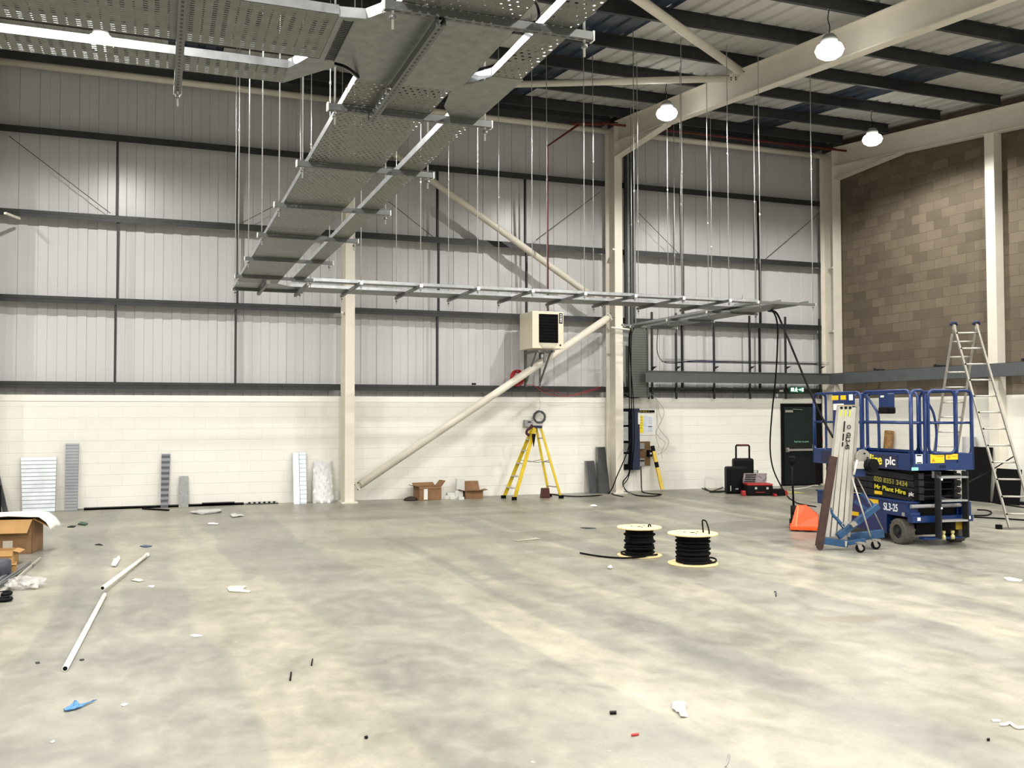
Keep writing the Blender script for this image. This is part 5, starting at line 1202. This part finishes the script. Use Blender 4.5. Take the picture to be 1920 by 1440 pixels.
cable('extension_lead', [fl(1484, 918)+Vector((0, 0, .01)), fl(1505, 916)+Vector((0, 0, .01)), fl(1525, 911)+Vector((0, 0, .01)), fl(1534, 911)+Vector((0, 0, .01))], .012, paint('white_cable', (.7, .68, .6), .5), 'white cable on the floor in front of the door')
bm = B(); p = fl(1492, 924); box(bm, p.x-.15, p.x+.2, p.y-.1, p.y+.35, .0, .004); one('yellow_sheet', bm, paint('dull_yellow_sheet', (.42, .40, .10), .7), 'yellowish sheet lying flat on the floor by the pallet truck handle', 'sheet')

# black boards by the gable wall and cables there
for k, (y0_, y1_, h_, lab, x_) in enumerate(((14.9, 15.60, 1.15, 'larger black board leaning on the white gable wall behind the tall ladder', 16.35), (14.2, 14.85, .72, 'lower black board leaning on the gable wall at the right edge', 16.38))):
    bm = B(); prism(bm, [(x_-.1, y0_, 0), (x_-.1, y1_, 0), (16.37, y1_-.04, h_), (16.37, y0_+.0, h_)], (-.015, 0, .003)); one('black_board', bm, BLACKP, lab, 'board')
bm = B(); a = fl(1895, 948); bar(bm, fl(1880, 942)+Vector((0, 0, .03)), fl(1950, 950)+Vector((0, 0, .03)), .12, .06); one('steel_channel', bm, GALV_D, 'steel channel lying on the floor behind the tall ladder', 'steel channel')
for k, pts in enumerate((((1832, 957), (1850, 958), (1859, 962), (1852, 967), (1838, 968), (1826, 968)), ((1826, 971), (1850, 972), (1885, 974), (1930, 977)), ((1830, 935), (1860, 943), (1900, 950), (1940, 955)))):
    cable('power_cable', [fl(u, v)+Vector((0, 0, .013)) for u, v in pts], .013, BLACK, 'black cable on the floor right of the scissor lift, %s' % ['looped end', 'long front strand', 'strand nearest the gable wall'][k])
cable('power_cable', [px(1808, 908, 0, 12.9), px(1830, 897, 0, 14.5), px(1855, 884, 0, 15.9), px(1905, 853, 0, 16.3)], .012, BLACK, 'black cable strung from the scissor lift up toward the black boards')
# rolls behind the platform
bm = B(); p = px(1652, 850, 0, 16.2); tube(bm, [(16.3, p.y, 0), (16.48, p.y+.02, 1.45)], .11, 14); one('cardboard_roll', bm, paint('mottled_brown_roll', (.20, .10, .03), .7, 0, .6, 8), 'brown roll standing against the gable wall, seen through the platform', 'roll')
bm = B(); p = px(1808, 850, 0, 16.3); tube(bm, [(16.42, p.y, 0), (16.45, p.y, 1.35)], .14, 16); one('duct_offcut', bm, GREY, 'grey round duct offcut standing by the gable wall behind the lift', 'duct')

# ------------------------------------------------ left edge pile
c = fl(60, 1038)
t = thing('cardboard_box', 'big cardboard box with splayed flaps and white liner at the left edge', 'box', (c.x, c.y, 0), math.radians(-8))
Wb, Db, Hb = 1.2, .55, .46
bm = B(); box(bm, -Wb, 0, 0, .008, 0, Hb); box(bm, -Wb, 0, Db-.008, Db, 0, Hb); box(bm, -.008, 0, 0, Db, 0, Hb); box(bm, -Wb, -Wb+.008, 0, Db, 0, Hb); box(bm, -Wb, 0, 0, Db, 0, .008); obj('box_body', bm, CARD_D, t)
obj('front_flap', prism(B(), [(-Wb, -.004, Hb), (0, -.004, Hb), (-.04, -.10, Hb-.17), (-Wb, -.10, Hb-.17)], (0, -.006, -.002)), CARD, t)
obj('side_flap', prism(B(), [(0, .02, Hb), (0, Db-.02, Hb), (.22, Db-.05, Hb-.13), (.22, .05, Hb-.13)], (.003, 0, .006)), CARD, t)
bm = B(); pr_ = [(-Wb, Hb+.03), (-.3, Hb+.05), (-.05, Hb+.055), (.08, Hb+.03), (.17, Hb-.03), (.23, Hb-.12)]
top_ = [[bm.verts.new((x_+.01*math.sin(j*3), y_, z_+.012*math.sin(x_*17+j*2)+.006)) for j, y_ in enumerate((-.01, .12, .28, .42, .56))] for x_, z_ in pr_]
low_ = [[bm.verts.new(v.co-Vector((0, 0, .02))) for v in r_] for r_ in top_]
for i in range(len(pr_)-1):
    for j in range(4):
        f = bm.faces.new((top_[i][j], top_[i+1][j], top_[i+1][j+1], top_[i][j+1])); f.smooth = True
        bm.faces.new((low_[i][j], low_[i][j+1], low_[i+1][j+1], low_[i+1][j]))
for i in range(len(pr_)-1):
    for j in (0, 4): bm.faces.new((top_[i][j], top_[i+1][j], low_[i+1][j], low_[i][j]))
for j in range(4):
    for i in (0, len(pr_)-1): bm.faces.new((top_[i][j], top_[i][j+1], low_[i][j+1], low_[i][j]))
obj('white_liner', bm, PAPER, t)
obj('parcel_label', box(B(), -.36, -.24, -.006, -.001, .0, .18), paint('pale_parcel_label', (.55, .50, .42), .6), t)
c = fl(28, 1060); t2 = open_box('cardboard_box', 'medium torn cardboard box in front of the big one', (c.x-.22, c.y+.18), .42, .28, .18, -.1, CARD, (('r', -.3, .08), ('f', -1.2, .07)), 'small boxes at the left edge')
c = fl(24, 1078); open_box('cardboard_box', 'smallest light cardboard box at the very left edge', (c.x-.10, c.y+.14), .24, .18, .12, .1, CARD, (('f', -.2, .03),), 'small boxes at the left edge')
c = fl(2, 1084); bm = B(); lathe(bm, [(.02, 0), (.12, 0), (.12, .18), (.10, .20), (.02, .20)], (c.x-.03, c.y+.1, 0), 20); one('dark_tub', bm, paint('dark_blue_grey_plastic', (.05, .055, .075), .5), 'dark blue grey tub cut by the left edge', 'tub')
for k, (a, b_, w_, lab, m_) in enumerate(((( -25, 1105), (50, 1058), .04, 'wide galvanised strut length at the left edge, innermost', GALV_L), ((-20, 1112), (56, 1057), .03, 'galvanised strut length beside the innermost one at left edge', GALV_L), ((-10, 1108), (62, 1062), .025, 'dull strut length in the middle of the left edge bundle', GALV), ((-5, 1120), (75, 1050), .02, 'thin bright rod reaching farthest from the left edge bundle', ALU), ((-10, 1128), (38, 1085), .015, 'thin rod lying nearest the plastic bag at left', ALU))):
    one('strut_length', bar(B(), fl(*a)+Vector((0, 0, .02)), fl(*b_)+Vector((0, 0, .02)), w_, .03), m_, lab, 'steel strip', 'steel lengths at the left edge')
# bag of fittings
c = fl(40, 1105); rnd = random.Random(2)
t = thing('bag_of_fittings', 'clear plastic bag of white pipe fittings lying near the left edge', 'bag', (c.x, c.y, 0))
for k in range(12):
    a = rnd.uniform(0, 6.28); q = Vector((-.11+.26*rnd.random(), -.06+.2*rnd.random(), .025+.05*rnd.random())); d = Vector((math.cos(a), math.sin(a), rnd.uniform(-.3, .3))).normalized()*.025
    obj('pipe_fitting', tube(B(), [q-d, q+d], .022, 10), WHITE, t)
bm = B(); bmesh.ops.create_icosphere(bm, subdivisions=3, radius=1)
for v in bm.verts:
    k = 1+.12*math.sin(v.co.x*9+v.co.y*5)+.10*math.sin(v.co.z*11+v.co.x*4)+rnd.uniform(-.05, .05); v.co = Vector((v.co.x*.19*k+.03, v.co.y*.14*k+.04, max(.002, v.co.z*.07*k+.06)))
m_, nt, b = new_mat('clear_crinkled_film'); b.inputs['Base Color'].default_value = (.8, .78, .8, 1); b.inputs['Alpha'].default_value = .28; b.inputs['Roughness'].default_value = .15
bump(nt, b, noise(nt, objxyz(nt)[0], 40, 4), .8, .02)
obj('plastic_film', bm, m_, t)
for k, v in enumerate((1117, 1128)):
    c = fl(6, v); bm = B(); tube(bm, smooth_path([(c.x-.12, c.y, .02), (c.x+.02, c.y+.04, .03), (c.x+.07, c.y, .03), (c.x+.05, c.y-.04, .02), (c.x-.1, c.y-.04, .02)], 4), .018, 8); one('pipe_clip', bm, BLACKP, 'black bracket on the floor at the left edge, %s' % ['farther one', 'nearer one'][k], 'bracket')

# white plastic pipes
def pipe(a, b_, z0, z1, r_, label):
    p, q = fl(*a), fl(*b_); p.z, q.z = z0, z1; t = thing('plastic_pipe', label, 'pipe', p); d = (q-p).normalized()
    obj('pipe_wall', tube(B(), [p, q], r_, 16), paint('white_pvc', (.78, .76, .70), .35, 0, .02), t, True)
    obj('pipe_bore', tube(B(), [p-d*.001, p+d*.002], r_*.78, 14), BLACKP, t, True)
    return t, p, q
pipe((122, 1259), (196, 1119), .021, .021, .021, 'nearer white plastic pipe lying on the floor at the left')
t, p, q = pipe((192, 1114), (277, 1043), .062, .022, .022, 'farther white plastic pipe resting across the end of the nearer one')
obj('socket_end', tube(B(), [q-(q-p).normalized()*.12, q], .027, 14), paint('white_pvc', (.78, .76, .70), .35, 0, .02), t, True)

# ------------------------------------------------ scraps on the floor
def scrap(name, label, uv, mat, cat, h_=.004, crumple=0):
    ps = [fl(*p) for p in uv]; rnd = random.Random(len(label)); bm = B()
    prism(bm, [Vector((p.x, p.y, .002)) for p in ps], (0, 0, h_))
    if crumple:
        bmesh.ops.triangulate(bm, faces=bm.faces[:]); bmesh.ops.subdivide_edges(bm, edges=bm.edges[:], cuts=2, use_grid_fill=True)
        for v in bm.verts: v.co.z = max(.002, v.co.z+rnd.uniform(0, crumple))
    return one(name, bm, mat, label, cat)
scrap('paper_scrap', 'torn white paper scrap on the floor, bottom right of centre', ((1261, 1320), (1286, 1322), (1285, 1335), (1290, 1345), (1277, 1347), (1272, 1338), (1261, 1333)), PAPER, 'paper', .003, .02)
scrap('paper_scrap', 'white paper sheet lying flat near the right edge', ((1882, 1084), (1893, 1083), (1917, 1088), (1912, 1091), (1891, 1089)), PAPER, 'paper')
scrap('paper_scrap', 'tiny white scrap left of the tape by the bottom right', ((1859, 1350), (1875, 1351), (1876, 1354), (1862, 1354)), PAPER, 'paper')
cable('tape_strip', [fl(u, v)+Vector((0, 0, .008)) for u, v in ((1874, 1361), (1885, 1361), (1893, 1358), (1900, 1363), (1908, 1367), (1922, 1366))], .009, PAPER, 'wavy strip of pale tape at the bottom right corner', 'tape')
scrap('blue_tie', 'blue twisted strip with a tag on the floor at the lower left', ((119, 1333), (140, 1328), (138, 1318), (144, 1317), (149, 1325), (182, 1314), (160, 1324), (146, 1331), (122, 1336)), paint('blue_strap', (.06, .20, .42), .5, 0, .3, 20), 'strap', .006, .012)
scrap('paper_scrap', 'small white diamond scrap right of the blue strip', ((226, 1323), (234, 1320), (240, 1321), (232, 1325)), PAPER, 'paper')
scrap('paper_scrap', 'tiny white chip below the blue strip', ((94, 1393), (101, 1389), (103, 1391), (97, 1394)), PAPER, 'paper')
scrap('red_offcut', 'short dark red offcut on the floor, bottom centre', ((1183, 1379), (1198, 1377), (1198, 1379.5), (1184, 1381.5)), RED, 'offcut', .008)
scrap('black_offcut', 'small black offcut left of the torn white paper', ((1143, 1337), (1156, 1336.5), (1156, 1340), (1144, 1340.5)), BLACKP, 'offcut', .012)
scrap('black_offcut', 'tiny black speck at the bottom left of centre', ((683, 1384), (689, 1382.5), (690, 1385), (685, 1386.5)), BLACKP, 'offcut', .01)
scrap('black_offcut', 'tiny black chip near the bottom right edge', ((1850, 1388), (1856, 1387), (1856, 1389.5), (1851, 1390)), BLACKP, 'offcut', .01)
cable('wire_offcut', [fl(1360, 1439)+Vector((0, 0, .004)), fl(1365, 1428)+Vector((0, 0, .004)), fl(1367, 1415)+Vector((0, 0, .004))], .004, GREY, 'thin grey wire offcut at the bottom edge', seg=3)
cable('wire_offcut', [fl(544, 1277)+Vector((0, 0, .006)), fl(546, 1262)+Vector((0, 0, .006))], .006, BLACK, 'short dark wire offcut, left of the lower middle', seg=3)
cable('wire_offcut', [fl(584, 1249)+Vector((0, 0, .006)), fl(586, 1237)+Vector((0, 0, .006))], .005, BLACK, 'shorter dark wire offcut just above the other', seg=3)
cable('wire_offcut', [fl(1452, 1111)+Vector((0, 0, .006)), fl(1455, 1113)+Vector((0, 0, .02)), fl(1455, 1119)+Vector((0, 0, .006))], .006, NAVY, 'tiny dark curled wire in the middle right of the floor', seg=3)
scrap('paper_scrap', 'tiny pale scrap in front of the left reel', ((1139, 1066), (1144, 1062), (1149, 1065), (1145, 1068)), PAPER, 'paper', .004, .02)
scrap('film_scrap', 'crumpled clear film scrap nearest the wall in the left bay', ((354, 963), (372, 958), (414, 957), (415, 961), (380, 965)), FILM, 'plastic film', .006, .04)
scrap('film_scrap', 'small film scrap right of the crumpled one near the wall', ((431, 967), (440, 965), (458, 968), (436, 971)), FILM, 'plastic film', .006, .03)
scrap('paper_scrap', 'flat white scrap on the floor in front of the left bay wall', ((389, 982), (400, 981), (411, 982), (408, 984), (391, 984)), PAPER, 'paper', .004, .01)
scrap('film_scrap', 'pale film scraps on the floor left of centre', ((426, 1104), (434, 1100), (440, 1104), (455, 1100), (462, 1101), (455, 1106), (471, 1109), (468, 1112), (430, 1110)), paint('pale_torn_film', (.66, .62, .50), .6), 'plastic film', .003, .01)
scrap('film_scrap', 'pale torn scrap right of the white plastic pipes', ((245, 1089), (254, 1086), (262, 1087), (270, 1090), (260, 1092)), paint('pale_torn_film', (.66, .62, .50), .6), 'plastic film', .003, .01)
scrap('paper_scrap', 'small pale oval scrap right of the pale torn scrap', ((277, 1100), (284, 1098), (290, 1099), (286, 1102)), PAPER, 'paper')
scrap('film_scrap', 'thin clear film strip left of the white plastic pipes', ((208, 1062), (213, 1050), (224, 1045), (226, 1049), (217, 1064), (210, 1063)), FILM, 'plastic film', .003, .02)
scrap('green_offcut', 'small dark green offcut on the floor beyond the big box', ((146, 984), (152, 980), (165, 983), (160, 986)), paint('dark_green_plastic', (.01, .06, .04), .5), 'offcut', .02)
scrap('black_offcut', 'flat black offcut beside the dark green one', ((126, 989), (134, 986.5), (142, 987), (138, 989.5)), BLACKP, 'offcut', .01)
scrap('blue_offcut', 'thin dark blue strip beyond the farther white pipe', ((262, 1025), (272, 1023), (285, 1025), (272, 1027)), paint('dark_blue_strip', (.02, .06, .12), .5), 'offcut', .01)
scrap('black_offcut', 'thin dark curl on the floor right of the big box', ((178, 1022), (186, 1020), (193, 1023), (186, 1022.5)), BLACKP, 'offcut', .008)
scrap('paper_scrap', 'flat brown and white scrap in the middle of the floor', ((960, 1014), (985, 1012), (1005, 1009), (1014, 1011), (990, 1013.5), (970, 1015)), paint('beige_scrap', (.50, .46, .38), .7), 'paper', .003, .006)
scrap('film_scrap', 'tiny white scrap beyond the reels on the left', ((1105, 950), (1112, 947), (1120, 949), (1118, 951)), PAPER, 'plastic film', .003, .02)
scrap('paper_scrap', 'group of tiny white flecks right of the nearer pipe', ((356, 1192), (366, 1190), (372, 1191), (380, 1193), (364, 1195)), PAPER, 'paper')
scrap('metal_offcut', 'thin silver dark sliver on the floor near the nearer pipe', ((66, 1243), (74, 1242), (75, 1244), (68, 1245)), GALV_D, 'offcut', .006)
scrap('metal_offcut', 'dark sliver right of the end of the nearer pipe', ((149, 1238), (156, 1236.5), (158, 1238), (151, 1239.5)), GALV_D, 'offcut', .006)
scrap('black_offcut', 'narrow dark offcut beyond the left reel tail', ((1088, 990), (1100, 989.5), (1118, 991), (1100, 992)), GALV_D, 'offcut', .008)

# lettering is turned into plain meshes
dg = bpy.context.evaluated_depsgraph_get()
for o in [o for o in COL.objects if o.type == 'FONT']:
    me = bpy.data.meshes.new_from_object(o.evaluated_get(dg)); n = bpy.data.objects.new(o.name.split('.')[0], me); COL.objects.link(n)
    n.parent = o.parent; n.matrix_local = o.matrix_local.copy(); bpy.data.objects.remove(o)
